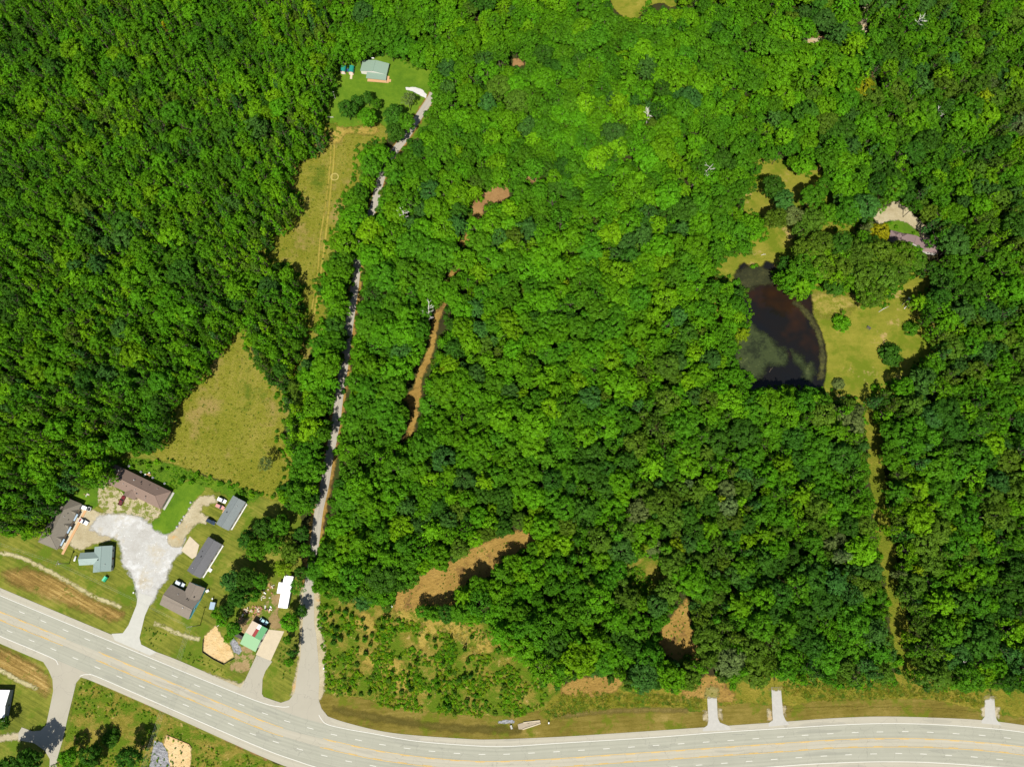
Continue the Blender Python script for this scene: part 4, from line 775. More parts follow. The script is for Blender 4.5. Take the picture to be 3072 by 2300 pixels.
def scatter(name, pts, rot, scl, tint, kid, protos):
    me = bpy.data.meshes.new(name); n = len(pts); me.vertices.add(n); me.vertices.foreach_set('co', np.asarray(pts, np.float32).ravel())
    for nm, ty, val, key in (('rot', 'FLOAT', rot, 'value'), ('scl', 'FLOAT_VECTOR', [q if hasattr(q, '__len__') else (q, q, q) for q in scl], 'vector'), ('kid', 'INT', kid, 'value'), ('tint', 'FLOAT_COLOR', np.c_[np.asarray(tint), np.ones(n)], 'color')):
        a = me.attributes.new(nm, ty, 'POINT'); a.data.foreach_set(key, np.asarray(val, np.int32 if ty == 'INT' else np.float32).ravel())
    o = tag(obj(name, me), kind='stuff'); g = bpy.data.node_groups.new(name, 'GeometryNodeTree')
    g.interface.new_socket('Geometry', in_out='INPUT', socket_type='NodeSocketGeometry'); g.interface.new_socket('Geometry', in_out='OUTPUT', socket_type='NodeSocketGeometry')
    nd, ln = g.nodes, g.links; gi = nd.new('NodeGroupInput'); go = nd.new('NodeGroupOutput'); jn = nd.new('GeometryNodeJoinGeometry')
    def attr(nm, ty):
        a = nd.new('GeometryNodeInputNamedAttribute'); a.data_type = ty; a.inputs[0].default_value = nm; return a.outputs[0]
    ar, as_, ak = attr('rot', 'FLOAT'), attr('scl', 'FLOAT_VECTOR'), attr('kid', 'INT')
    cx = nd.new('ShaderNodeCombineXYZ'); ln.new(ar, cx.inputs[2]); er = nd.new('FunctionNodeEulerToRotation'); ln.new(cx.outputs[0], er.inputs[0])
    for k, ps in enumerate(protos):
        cmp_ = nd.new('FunctionNodeCompare'); cmp_.data_type = 'INT'; cmp_.operation = 'EQUAL'
        ia = [s for s in cmp_.inputs if s.type == 'INT']; ln.new(ak, ia[0]); ia[1].default_value = k
        for p in ps:
            oi = nd.new('GeometryNodeObjectInfo'); oi.transform_space = 'ORIGINAL'; oi.inputs[0].default_value = p
            oi.inputs['As Instance'].default_value = True
            ip = nd.new('GeometryNodeInstanceOnPoints'); ln.new(gi.outputs[0], ip.inputs['Points']); ln.new(cmp_.outputs[0], ip.inputs['Selection'])
            ln.new(oi.outputs['Geometry'], ip.inputs['Instance']); ln.new(er.outputs[0], ip.inputs['Rotation']); ln.new(as_, ip.inputs['Scale'])
            ln.new(ip.outputs[0], jn.inputs[0])
    ln.new(jn.outputs[0], go.inputs[0])
    m = o.modifiers.new('scatter', 'NODES'); m.node_group = g; return o
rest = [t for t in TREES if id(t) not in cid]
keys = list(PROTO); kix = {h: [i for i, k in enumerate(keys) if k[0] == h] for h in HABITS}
scatter('forest', [(t['x'], t['y'], 0) for t in rest], [prng.uniform(0, 6.28) for t in rest], [(t['sc'], t['sc'], t['sz']) for t in rest], [jit_tint(t['tint'], .2, 1.0 if t['reg'] == 'middle wood' else .94) for t in rest], [prng.choice(kix[t['hab']]) for t in rest], [PROTO[k] for k in keys])  # outer woods dimmed a little: lens vignetting put into the leaf tints

# individually seen trees around the houses, the lane and the pond lawn: (px, py, radius px, habit, tint, words)
SOLO = [(1040, 325, 26, 'round', 'dark green', 'leftmost tree of the row below the green roofed house lawn'), (1070, 305, 17, 'dome', 'dark green', 'small dark tree behind the lawn row, left of the round one'), (1102, 294, 17, 'dome', 'dark green', 'small round dark tree nearest the green roofed house porch'), (1130, 312, 14, 'dome', 'mid green', 'small tree right of the round one below the porch'),
 (1103, 352, 25, 'round', 'fresh green', 'bright leafy tree standing alone at the hay meadow top'), (1180, 345, 30, 'round', 'dark green', 'big dark tree left of the lane under the lawn'), (1215, 365, 27, 'round', 'mid green', 'big tree overhanging the lane bend below the lawn'), (1185, 395, 26, 'round', 'dark green', 'dark tree at the hay meadow right shoulder beside the lane'), (1225, 300, 20, 'feather', 'grey green', 'thin grey green tree with bare limbs on the lawn'),
 (740, 1618, 26, 'round', 'dark green', 'upper left tree of the clump right of the pale mobile home'), (790, 1578, 28, 'round', 'dark green', 'top tree of the clump beside the clay spot'), (838, 1572, 27, 'round', 'mid green', 'dark tree left of the clay spot near the side road'), (905, 1600, 22, 'dome', 'dark green', 'tree right of the clay spot beside the side road'), (770, 1650, 28, 'round', 'mid green', 'mid clump tree between the mobile homes and the road'), (822, 1632, 28, 'star', 'mid green', 'star shaped tree in the middle of the roadside clump'), (872, 1655, 28, 'round', 'olive green', 'olive tree of the clump overhanging the road bank'), (912, 1650, 20, 'dome', 'mid green', 'road edge tree at the right of the clump'),
 (692, 1742, 27, 'round', 'blue green', 'left tree of the big pair beside the light blue shed'), (738, 1735, 28, 'round', 'dark green', 'broad dark tree above the debris strip'), (782, 1742, 22, 'dome', 'mid green', 'tree above the debris strip nearest the white trailer'), (718, 1790, 28, 'round', 'dark green', 'dark tree left of the debris strip'), (682, 1828, 20, 'dome', 'dark green', 'shaded tree below the light blue shed'), (762, 1785, 18, 'dome', 'mid green', 'small tree over the debris strip'),
 (848, 1702, 26, 'star', 'yellow green', 'yellow green tree above the white trailer roof'), (895, 1760, 22, 'feather', 'mid green', 'thin tree leaning over the white trailer roof'), (905, 1718, 20, 'dome', 'dark green', 'dark tree between the white trailer and the road'), (668, 1862, 16, 'dome', 'fresh green', 'bright bushy tree beside the sand bank top'), (700, 1885, 20, 'dome', 'mid green', 'bushy tree along the sand bank right edge'), (655, 1838, 18, 'dome', 'fresh green', 'bright bushy tree left of the sand bank top'), (686, 1912, 14, 'dome', 'fresh green', 'small bushy tree against the sand bank'),
 (870, 1865, 26, 'dome', 'fresh green', 'round bright tree above the concrete pad'), (905, 1832, 17, 'dome', 'dark green', 'dark tree between the trailer and the road edge'), (862, 1918, 12, 'dome', 'mid green', 'small tree right of the concrete pad'), (872, 1955, 15, 'narrow', 'dark green', 'narrow dark tree between the drive and the side road'), (868, 1985, 12, 'dome', 'fresh green', 'small bright tree between the drive and the side road'),
 (870, 1470, 26, 'round', 'dark green', 'tree at the triangular meadow right corner'), (905, 1440, 26, 'round', 'mid green', 'tree between the meadow corner and the lane'), (930, 1500, 24, 'round', 'dark green', 'tree above the clay spot beside the lane'), (890, 1510, 22, 'dome', 'mid green', 'low domed tree above the clay spot'), (798, 1392, 21, 'feather', 'grey green', 'pale grey green tree alone in the triangular meadow'),
 (945, 1715, 26, 'round', 'mid green', 'tree overhanging the side road from its right bank'), (978, 1690, 28, 'round', 'fresh green', 'leafy tree right of the shaded side road'), (960, 1755, 22, 'dome', 'fresh green', 'bright tree at the right of the side road mouth shade'), (1010, 1740, 26, 'round', 'mid green', 'tree at the scrub top left beside the road'), (1040, 1785, 24, 'star', 'olive green', 'olive tree above the scrub'), (1090, 1800, 26, 'round', 'blue green', 'dark tree above the scrub middle'), (1130, 1790, 22, 'dome', 'mid green', 'domed tree left of the dirt clearing foot'), (1160, 1815, 18, 'dome', 'olive green', 'small tree beside the dirt clearing fence line'),
 (2525, 968, 27, 'dome', 'fresh green', 'square cut bright green bush tree on the pond lawn'), (2732, 985, 22, 'dome', 'mid green', 'round dark bush tree on the pond lawn by the wood edge'), (2668, 1065, 36, 'round', 'dark green', 'large glossy round tree on the pond lawn'), (2518, 1150, 19, 'feather', 'grey green', 'silvery grey shrub tree at the pond corner'),
 (2320, 560, 30, 'round', 'dark green', 'dark tree at the left of the grass loop'), (2352, 600, 30, 'round', 'blue green', 'blue green tree inside the grass loop'), (2440, 590, 34, 'round', 'mid green', 'broad tree inside the grass loop, right of the dark ones'), (2470, 560, 26, 'dome', 'mid green', 'domed tree at the grass loop right end'), (2330, 655, 30, 'round', 'olive green', 'olive tree at the grass loop foot'), (2378, 648, 28, 'dome', 'grey green', 'grey green tree at the grass loop centre'), (2440, 660, 32, 'round', 'olive green', 'olive tree right of the grass loop foot'), (2485, 640, 28, 'round', 'mid green', 'tree between the grass loop and the gravel drive'), (2405, 690, 24, 'dome', 'olive green', 'low domed olive tree above the pond tree'),
 (2365, 840, 30, 'star', 'fresh green', 'bright tree leaning over the pond top'), (2400, 860, 34, 'star', 'lime green', 'lime tree on the pond top right bank'), (2420, 820, 28, 'star', 'fresh green', 'bright tree behind the lime one at the pond top'), (2355, 790, 20, 'dome', 'dark green', 'dark tree on the pond upper right bank'),
 (2415, 755, 36, 'round', 'olive green', 'upper left oak of the olive grove'), (2465, 735, 36, 'round', 'olive green', 'upper oak of the olive grove'), (2520, 735, 36, 'round', 'dark green', 'oak at the top middle of the olive grove'), (2575, 760, 38, 'round', 'olive green', 'oak in the olive grove below the yellow tree'), (2640, 755, 38, 'round', 'olive green', 'oak below the purple roof'), (2705, 765, 40, 'round', 'olive green', 'oak right below the purple roof'), (2750, 780, 30, 'round', 'olive green', 'rightmost oak of the olive grove'), (2460, 800, 36, 'round', 'olive green', 'left middle oak of the olive grove'), (2520, 805, 38, 'round', 'olive green', 'middle oak of the olive grove'), (2585, 825, 40, 'round', 'olive green', 'lower middle oak of the olive grove'), (2650, 830, 40, 'round', 'olive green', 'lower right oak of the olive grove'), (2620, 880, 36, 'round', 'olive green', 'lowest oak of the olive grove'), (2505, 860, 26, 'round', 'dark green', 'lower left oak of the olive grove'), (2690, 820, 34, 'round', 'olive green', 'right edge oak of the olive grove'),
 (2640, 695, 28, 'round', 'golden green', 'golden tree left of the purple roof'), (2610, 690, 20, 'dome', 'yellow green', 'yellow green tree beside the golden one'), (2560, 640, 26, 'star', 'lime green', 'lime tree left of the gravel drive'), (2588, 622, 22, 'star', 'lime green', 'lime tree at the gravel drive left end'), (2688, 558, 24, 'round', 'yellow green', 'yellow tree above the gravel drive'), (2755, 905, 24, 'star', 'lime green', 'bright tree at the lawn right edge'), (2590, 260, 30, 'round', 'golden green', 'golden tree in the upper right wood'), (2215, 950, 24, 'star', 'lime green', 'lime tree on the pond left bank'), (2225, 1000, 24, 'star', 'yellow green', 'yellow green tree on the pond left bank'), (2195, 930, 28, 'round', 'fresh green', 'bright tree left of the pond'), (2345, 1185, 22, 'star', 'lime green', 'lime tree at the pond foot'), (2290, 1190, 24, 'round', 'fresh green', 'bright tree below the pond'), (2430, 1190, 26, 'round', 'mid green', 'tree below the pond right end'),
 (1335, 1115, 20, 'star', 'yellow green', 'yellow green tree right of the trail'), (1690, 850, 16, 'star', 'yellow green', 'small yellow green tree high in the canopy centre'), (2330, 1915, 18, 'dome', 'golden green', 'golden crown low in the south wood'), (500, 85, 14, 'narrow', 'golden green', 'small golden pointed tree in the upper left wood'),
 (1266, 1832, 19, 'dome', 'mid green', 'low tree at the left tip of the trees below the dirt clearing'), (1302, 1842, 22, 'round', 'mid green', 'second tree from the tip below the dirt clearing'), (1338, 1838, 24, 'round', 'dark green', 'third tree from the tip below the dirt clearing'), (1376, 1838, 27, 'star', 'mid green', 'fourth tree from the tip below the dirt clearing'), (1398, 1792, 26, 'round', 'mid green', 'tree jutting into the dirt clearing lower edge'), (1418, 1848, 26, 'round', 'fresh green', 'fifth tree from the tip below the dirt clearing'), (1440, 1765, 24, 'round', 'mid green', 'tree at the middle of the dirt clearing lower edge'),
 (75, 2290, 40, 'round', 'dark green', 'big tree at the very bottom beside the south road'), (20, 2315, 40, 'round', 'dark green', 'big tree in the bottom left corner'), (10, 2168, 18, 'dome', 'dark green', 'dark tree against the white roof at the left edge'), (330, 2215, 26, 'dome', 'dark green', 'dark low tree in the weeds below the highway'), (270, 2265, 28, 'dome', 'dark green', 'dark tree at the lower weeds edge'), (385, 2275, 32, 'dome', 'dark green', 'dark tree left of the white riprap'), (205, 2270, 24, 'dome', 'fresh green', 'bright tree beside the south road'), (250, 2310, 28, 'dome', 'fresh green', 'bright tree at the bottom edge by the south road')]
LOWB = {(2525, 968): 0, (2732, 985): 1, (2668, 1065): 2, (2518, 1150): 3, (330, 2215): 1, (2232, 790): 0}
for px, py, rp, hab, tint, words in SOLO:
    if (px, py) in LOWB:
        w = P(px, py, 2.0); s = rp/px_per_m(px, py, 2.0)/0.92; big = rp > 30
        b = obj('bush', leaf_mesh('bush', *crown('bigbush', 640+LOWB[(px, py)])), None, (w.x, w.y, 0), LOWB[(px, py)]*1.3); b.scale = (s, s, s*.85); b['tint'] = jit_tint(tint, .05); tag(b, words, 'bush'); continue
    h0 = HGT[hab]; small = rp < 22; sc = rp/px_per_m(px, py, 9)/RAD[hab]
    zc = h0*sc*0.7; w = P(px, py, zc); sc = rp/px_per_m(px, py, zc)/RAD[hab]
    plant(w.x, w.y, hab, sc*1.04, tint, words, None, 'tree')

# dead and leaning snags
def snag(px, py, top, label, h=11, seed=0, spread=3.0):
    b = P(px, py); t = P(*top, h); r = random.Random(seed); mb = MB(); d = Vector((t.x-b.x, t.y-b.y, h))
    mb.tube([(0, 0, 0), d*.35+Vector((.2, 0, 0)), d*.7, d], [.3, .24, .16, .05], 6)
    root = empty('dead_tree', label, 'dead tree', b)
    mb.build('trunk', M_dead, root, smooth=True)
    br = MB()
    for i in range(11):
        f = r.uniform(.4, .95); a = r.uniform(0, 6.28); L = spread*r.uniform(.5, 1.1); p = d*f; q = p+Vector((L*.6*math.cos(a), L*.6*math.sin(a), L*.4)); e = q+Vector((L*.5*math.cos(a+.4), L*.5*math.sin(a+.4), L*.3))
        br.tube([p, q, e], [.13, .1, .05], 5)
        for s in (-.7, .7): br.tube([q, q+Vector((L*.45*math.cos(a+s), L*.45*math.sin(a+s), L*.3))], [.08, .04], 4)
    br.build('branches', M_dead, root, smooth=True)
snag(1287, 968, (1285, 915), 'white leafless dead tree beside the dirt trail', 17, 1, 4.2)
snag(1212, 660, (1210, 638), 'pale dead tree right of the side road, upper wood', 18, 2, 4.2)
snag(2075, 560, (2140, 492), 'long bleached leaning snag by the upper grass loop', 18, 3, 4.2)
snag(2732, 105, (2760, 55), 'white forked dead tree in the top right wood', 19, 4, 4.5)
snag(2795, 365, (2815, 330), 'pale bare branches in the right wood, above the gravel drive', 18, 5, 4)
snag(1935, 385, (1945, 335), 'pale forked bare limbs in the upper middle canopy', 18, 6, 3.5)
snag(2720, 1345, (2705, 1340), 'grey bare branches beside the cut line', 17, 7, 4)
snag(2915, 2020, (2885, 1995), 'pale bare limb in the lower right wood', 16, 8, 3)
snag(1245, 765, (1242, 745), 'small bleached dead tree between the side road and trail', 18, 9, 3.5)

# shrubs of the scrubby corner and the yards
SHR = [(290, 240), (460, 290), (610, 340), (640, 460), (420, 540), (530, 610), (640, 610), (710, 680), (650, 790), (310, 600), (220, 650), (230, 570), (920, 330), (880, 470), (1100, 850), (1000, 1050), (1230, 975), (1210, 1090), (1215, 1190), (1250, 1265), (1450, 335), (1780, 590), (2055, 580), (1560, 620), (1800, 720), (1960, 740), (1320, 910), (1680, 920), (1760, 1050), (1590, 1120), (1690, 1150), (1600, 1210), (2120, 1025), (2040, 1090), (1960, 1100), (1890, 1140), (2110, 1350), (1990, 1430), (2080, 1440), (1760, 1500), (1690, 1480), (1830, 1310), (1720, 1390), (1490, 1370), (430, 1290), (700, 1310), (2000, 910), (185, 290), (385, 235), (730, 545), (100, 330), (200, 430), (120, 180), (260, 470), (1030, 490), (850, 460), (960, 215), (1620, 1305)]
items = [(950+x/4.416, 1780+y/4.416, prng.uniform(6.5, 9.5) if (x, y) != (920, 330) else 15, 0) for x, y in SHR]
SCRUB_POLY = [(955, 1810), (1060, 1840), (1180, 1850), (1300, 1880), (1460, 1960), (1560, 2010), (1650, 2085), (1560, 2150), (1400, 2150), (1200, 2130), (1060, 2090), (985, 2080), (965, 1950)]
while len(items) < 112:
    x, y = prng.uniform(950, 1660), prng.uniform(1800, 2150)
    if sdist(np.array([[x, y]]), SCRUB_POLY)[0] < 4 or min((a[0]-x)**2+(a[1]-y)**2 for a in items) < 17**2: continue
    items.append((x, y, prng.uniform(4.5, 9), 1))
YARD = [(480, 1410, 8), (500, 1405, 6), (545, 1440, 11), (590, 1425, 10), (575, 1445, 9), (660, 1450, 9), (690, 1462, 8), (725, 1478, 10), (755, 1485, 9), (1010, 1550, 5), (643, 1845, 8), (2258, 800, 7), (2270, 795, 6), (2660, 672, 8), (2672, 668, 7), (2690, 680, 6), (2742, 698, 5), (355, 1462, 4), (364, 1470, 4), (371, 1478, 4), (310, 1400, 9), (335, 1410, 9), (345, 1395, 10), (372, 1408, 9), (395, 1402, 8), (420, 1390, 8), (445, 1395, 9), (470, 1385, 9)]
n0 = len(items); items += [(*y, 2) for y in YARD]
LANDMARKS += [('the hidden bark mulch patch', 1115, 1885), ('the straw clearing bend', 1345, 1890), ('the straw clearing end', 1465, 1935), ('the twin green thickets', 1110, 2030), ('the scrub middle', 1250, 1960), ('the scrub top left', 1000, 1850), ('the drainage flume', 1590, 2170), ('the scrub lower right', 1400, 2080), ('the scrub by the road', 985, 1960), ('the square thicket', 1150, 1940), ('the big green thicket', 1350, 1960)]
lab = label_set([(a[0], a[1], ('large' if a[2] > 8 else 'mid sized' if a[2] > 6 else 'small')+(' dark' if a[3] == 0 else ' leafy')) for a in items], 'shrub')
BPROTO = []
for (px, py, rp, k), l in zip(items, lab):
    w = P(px, py, 1.0); s = rp/px_per_m(px, py, 1.0)/0.95; pine = k == 0 and prng.random() < .4
    m = prng.choice(PINE if pine else BUSH); b = obj('shrub', m, None, (w.x, w.y, 0), prng.uniform(0, 6.28)); b.scale = (s, s, s*prng.uniform(.9, 1.3)*(1.0 if k else 1.25))
    b['tint'] = jit_tint(prng.choice(['dark green', 'mid green'] if k == 0 else ['mid green', 'fresh green', 'fresh green', 'lime green', 'olive green']))
    tag(b, l, 'shrub', 'shrubs of the scrubby corner' if k < 2 else 'shrubs about the yards')
    if not pine and all(b.data is not q.data for q in BPROTO): BPROTO.append(b)
# undergrowth below the wood, weeds, tall grass: nobody could count these
UP = []
for x in np.arange(-360, 361, 4.2):
    for y in np.arange(-95, 400, 4.2):
        X, Y = x+prng.uniform(-2, 2), y+prng.uniform(-2, 2); px, py = to_px(X, Y, 1.5); o = openness(px, py)
        if o < -3 and (o < -14 or prng.random() < .7): UP.append((X, Y, 0, prng.uniform(1.2, 2.5) if o > -20 else prng.uniform(1.5, 3.2)))
scatter('undergrowth', [u[:3] for u in UP], [prng.uniform(0, 6.28) for u in UP], [u[3] for u in UP], [jit_tint(prng.choice(['dark green', 'mid green', 'fresh green', 'olive green'])) for u in UP], [prng.randrange(len(BPROTO)) for u in UP], [(b,) for b in BPROTO])
WEED = [leaf_mesh('weed_clump', *crown('weed', 800+i)) for i in range(3)]
TUFT = [leaf_mesh('grass_tuft', *crown('tuft', 900+i)) for i in range(3)]
def proto_of(ms, name, spots, label, tint):
    out = []
    for m, (px, py, l) in zip(ms, spots):
        w = P(px, py); o = obj(name, m, None, (w.x, w.y, 0.05)); o['tint'] = TINT[tint]; tag(o, l, label); out.append(o)
    return out
WP = proto_of(WEED, 'weed_clump', [(1002, 2002, 'leafy weed clump at the scrub left edge by the side road'), (1130, 2095, 'leafy weed clump above the ditch below the twin thickets'), (1480, 2120, 'leafy weed clump above the drainage flume')], 'weed', 'mid green')
TP = proto_of(TUFT, 'grass_tuft', [(720, 1100, 'tuft of tall hay near the triangular meadow tip'), (940, 600, 'tuft of tall hay in the upper meadow, left half'), (1030, 520, 'tuft of tall hay right of the hay ring')], 'grass', 'olive green')
FR = []; EDGED = [0, 1, 2]+[i for i, c in enumerate(CLEAR) if c[0] == (2282, 490)]
EDGEMASK = np.max([sdist(_Q, CLEAR[k]) for k in EDGED], axis=0).reshape(OPEN.shape)
for _ in range(60000):
    px, py = prng.uniform(430, 2830), prng.uniform(150, 1640); o = openness(px, py)
    if -5 < o < 7 and EDGEMASK[min(int((py+360)/8+.5), EDGEMASK.shape[0]-1), int((px+360)/8+.5)] > -9 and not (960 < px < 1320 and abs(px-np.interp(py, [s_[1] for s_ in SR], [s_[0] for s_ in SR])) < 26) and prng.random() < .8-.1*max(o, 0):
        w = P(px, py); FR.append((w.x, w.y, .05))
scatter('edge_growth', FR, [prng.uniform(0, 6.28) for _ in FR], [prng.uniform(.5, 1.3) for _ in FR], [jit_tint(prng.choice(['mid green', 'fresh green', 'olive green', 'fresh green'])) for _ in FR], [prng.randrange(len(BPROTO)) for _ in FR], [(b,) for b in BPROTO])
def strew(name, specs, protos, tints, zz=0.1):
    pts, sc, ti = [], [], []
    for poly_, dens, lo_, hi_, tn in specs:
        W = spline(PA(poly_), 4, True); a, b = W.min(0), W.max(0); n = int(dens*np.prod(b-a)); Q = a+rng.random((n, 2))*(b-a); sd = sdist(Q, W)
        dense = np.array([smooth2(q[0], q[1], 2.6, 1.3)*.6+smooth2(q[1], q[0], 6.1, 4)*.4 for q in Q]) if n else np.zeros(0)
        for q in Q[(sd > 0.3) & ((dense > 0.38+0.25*rng.random(n)) | (protos is TP))]:
            pts.append((*q, zz)); sc.append(prng.uniform(lo_, hi_)); ti.append(jit_tint(prng.choice(tn), .25))
    scatter(name, pts, [prng.uniform(0, 6.28) for _ in pts], sc, ti, [prng.randrange(len(protos)) for _ in pts], [(p,) for p in protos])
DW = [([(1194, 1837), (1240, 1767), (1330, 1711), (1455, 1630), (1589, 1606), (1519, 1660), (1449, 1720), (1363, 1806), (1240, 1830)], .22, .3, .8), ([(2063, 1780), (2090, 1950), (2017, 1967), (1976, 1898)], .3, .4, .9), ([(1686, 2079), (1774, 2034), (1864, 2044), (1823, 2079)], .3, .3, .8), ([(2052, 2075), (2108, 2034), (2184, 2065), (2205, 2096), (2040, 2095)], .3, .3, .8), ([(1880, 1680), (1985, 1680), (1960, 1800), (1900, 1790)], 1.2, .7, 1.6)]
GT = ['fresh green', 'mid green', 'lime green', 'olive green']
strew('weeds', [(SCRUB_POLY, 1.15, .6, 1.7, ['lime green', 'fresh green', 'olive green', 'yellow green', 'lime green']),
 ([(1125, 1915), (1175, 1905), (1188, 1960), (1130, 1970)], 1.6, .7, 1.2, ['fresh green', 'mid green']), ([(1200, 1930), (1245, 1932), (1250, 1968), (1200, 1966)], 1.6, .7, 1.2, ['fresh green']), ([(1200, 1885), (1235, 1885), (1245, 1925), (1205, 1925)], 1.6, .7, 1.2, ['fresh green', 'lime green']),
 ([(1270, 1935), (1300, 1912), (1390, 1930), (1395, 1965), (1350, 1985), (1270, 1970)], 1.6, .7, 1.3, ['fresh green', 'mid green']), ([(1245, 1990), (1310, 1985), (1320, 2060), (1270, 2080), (1240, 2040)], 1.6, .7, 1.3, ['fresh green', 'mid green']), ([(1070, 1998), (1145, 1998), (1140, 2040), (1080, 2040)], 1.6, .7, 1.2, ['mid green', 'fresh green']), ([(985, 1890), (1050, 1930), (1065, 1980), (1000, 1970)], 1.4, .7, 1.2, ['fresh green', 'mid green']),
 ([(1250, 1835), (1330, 1845), (1460, 1890), (1530, 1960), (1480, 1960), (1380, 1880), (1270, 1860)], 1.2, .6, 1.2, GT),
 ([(290, 1440), (335, 1385), (480, 1385), (620, 1430), (780, 1486), (740, 1506), (600, 1455), (515, 1468), (430, 1420)], .9, .5, 1.1, ['lime green', 'fresh green', 'mid green']),
 ([(240, 2040), (300, 2060), (480, 2145), (760, 2275), (830, 2330), (190, 2330), (200, 2200)], .5, .5, 1.1, ['lime green', 'yellow green', 'fresh green', 'olive green', 'mid green']),
 ([(424, 1870), (470, 1890), (600, 1930), (640, 1990), (720, 2030), (700, 2040), (540, 1975), (430, 1925)], .55, .4, .9, ['mid green', 'olive green', 'fresh green']),
 ([(2310, 2030), (2600, 2040), (2700, 2030), (2700, 2060), (2560, 2070), (2350, 2055)], .8, .5, 1.1, GT), ([(2740, 2035), (2950, 2050), (2940, 2080), (2800, 2070)], .8, .5, 1.1, GT), ([(840, 1910), (880, 1900), (885, 2010), (850, 2040), (835, 2000)], .5, .5, 1.0, GT)]+[(*d_, GT) for d_ in DW], WP, GT)
HT = ['green hay', 'green hay', 'hay', 'green hay', 'olive green']
strew('tall_grass', [([(985, 360), (1140, 385), (1080, 440), (1060, 545), (1000, 675), (965, 800), (930, 1010), (890, 1120), (910, 990), (905, 830), (800, 780), (860, 680), (905, 600), (870, 540), (950, 450)], .16, .4, .8, HT), ([(700, 1010), (790, 1130), (850, 1250), (870, 1380), (820, 1480), (640, 1430), (480, 1360), (560, 1170)], .16, .4, .8, HT),
 ([(1640, 2150), (1690, 2080), (1850, 2075), (2110, 2090), (2110, 2125), (1960, 2118), (1800, 2130)], .9, .7, 1.4, HT), ([(2345, 2055), (2720, 2050), (2950, 2085), (2950, 2122), (2800, 2096), (2650, 2094), (2450, 2100)], .9, .7, 1.4, HT), ([(1190, 1850), (1290, 1870), (1410, 1880), (1470, 1910), (1450, 1970), (1330, 1910), (1250, 1900)], .5, .6, 1.1, ['hay', 'pale hay'])], TP, HT)
# ------------------------------------------------------------------ houses
def shingle(name, col, var=0.17): return plain(name, col, 0.95, var=var, scale=1.2, spec=0.1, streak=((0.5, 3.0, 1), R(30)))
M_brown = shingle('brown_shingles', (0.165, 0.118, 0.092)); M_grey = shingle('grey_brown_shingles', (0.14, 0.125, 0.098)); M_slate = shingle('slate_grey_shingles', (0.15, 0.17, 0.165)); M_char = shingle('charcoal_shingles', (0.105, 0.105, 0.108))
M_sage = plain('sage_metal_roof', (0.185, 0.24, 0.215), 0.5, var=0.05, scale=0.6, streak=((4, 0.2, 1), 0)); M_taupe = shingle('taupe_shingles', (0.16, 0.135, 0.108)); M_greenroof = plain('grey_green_metal_roof', (0.18, 0.25, 0.19), 0.5, var=0.06, streak=((4, 0.3, 1), 0))
M_mint = plain('mint_green_metal_roof', (0.165, 0.30, 0.15), 0.5, var=0.04); M_midgreen = plain('mid_green_metal_roof', (0.11, 0.30, 0.13), 0.5, var=0.05); M_red = plain('red_metal_panel', (0.27, 0.045, 0.04), 0.5, var=0.06); M_cream = plain('cream_metal_panel', (0.50, 0.41, 0.31), 0.5, var=0.04); M_whitemetal = plain('white_metal_roof', (0.82, 0.82, 0.80), 0.4, var=0.02)
M_teal = plain('teal_metal_roof', (0.018, 0.20, 0.15), 0.45, var=0.10); M_purple = plain('purple_brown_shingles', (0.17, 0.12, 0.112), 0.9, var=0.10); M_blueroof = plain('pale_blue_metal', (0.28, 0.36, 0.43), 0.5, var=0.06)
M_siding = plain('white_siding', (0.52, 0.50, 0.45), 0.7, var=0.05, streak=((0.2, 0.2, 8), 0)); M_tansiding = plain('tan_siding', (0.45, 0.36, 0.26), 0.8, var=0.08); M_bluesiding = plain('sky_blue_siding', (0.16, 0.50, 0.66), 0.7, var=0.06); M_darkwall = plain('dark_wall', (0.06, 0.055, 0.05), 0.9)
M_glass = plain('window_glass', (0.03, 0.04, 0.05), 0.08, spec=0.6, var=0.02); M_trim = plain('white_trim', (0.55, 0.54, 0.50), 0.6, var=0.03); M_deck = plain('raw_deck_timber', (0.42, 0.25, 0.12), 0.85, var=0.14, scale=2.5); M_pipe = plain('pipe_metal', (0.35, 0.34, 0.33), 0.5); M_door = plain('door_paint', (0.22, 0.10, 0.06), 0.6)
M_black = plain('black_plastic', (0.012, 0.012, 0.013), 0.6); M_steel = plain('painted_steel', (0.33, 0.34, 0.35), 0.4, metal=0.3)
def fit(cs, z):
    q = [P(*c, z) for c in cs]; c = sum(q, Vector())/4
    e1 = ((q[1]-q[0])+(q[2]-q[3]))/2; L = e1.length; u = e1.normalized(); v = Vector((-u.y, u.x, 0))
    return c, u, v, L, abs(((q[3]-q[0])+(q[2]-q[1])).dot(v))/2
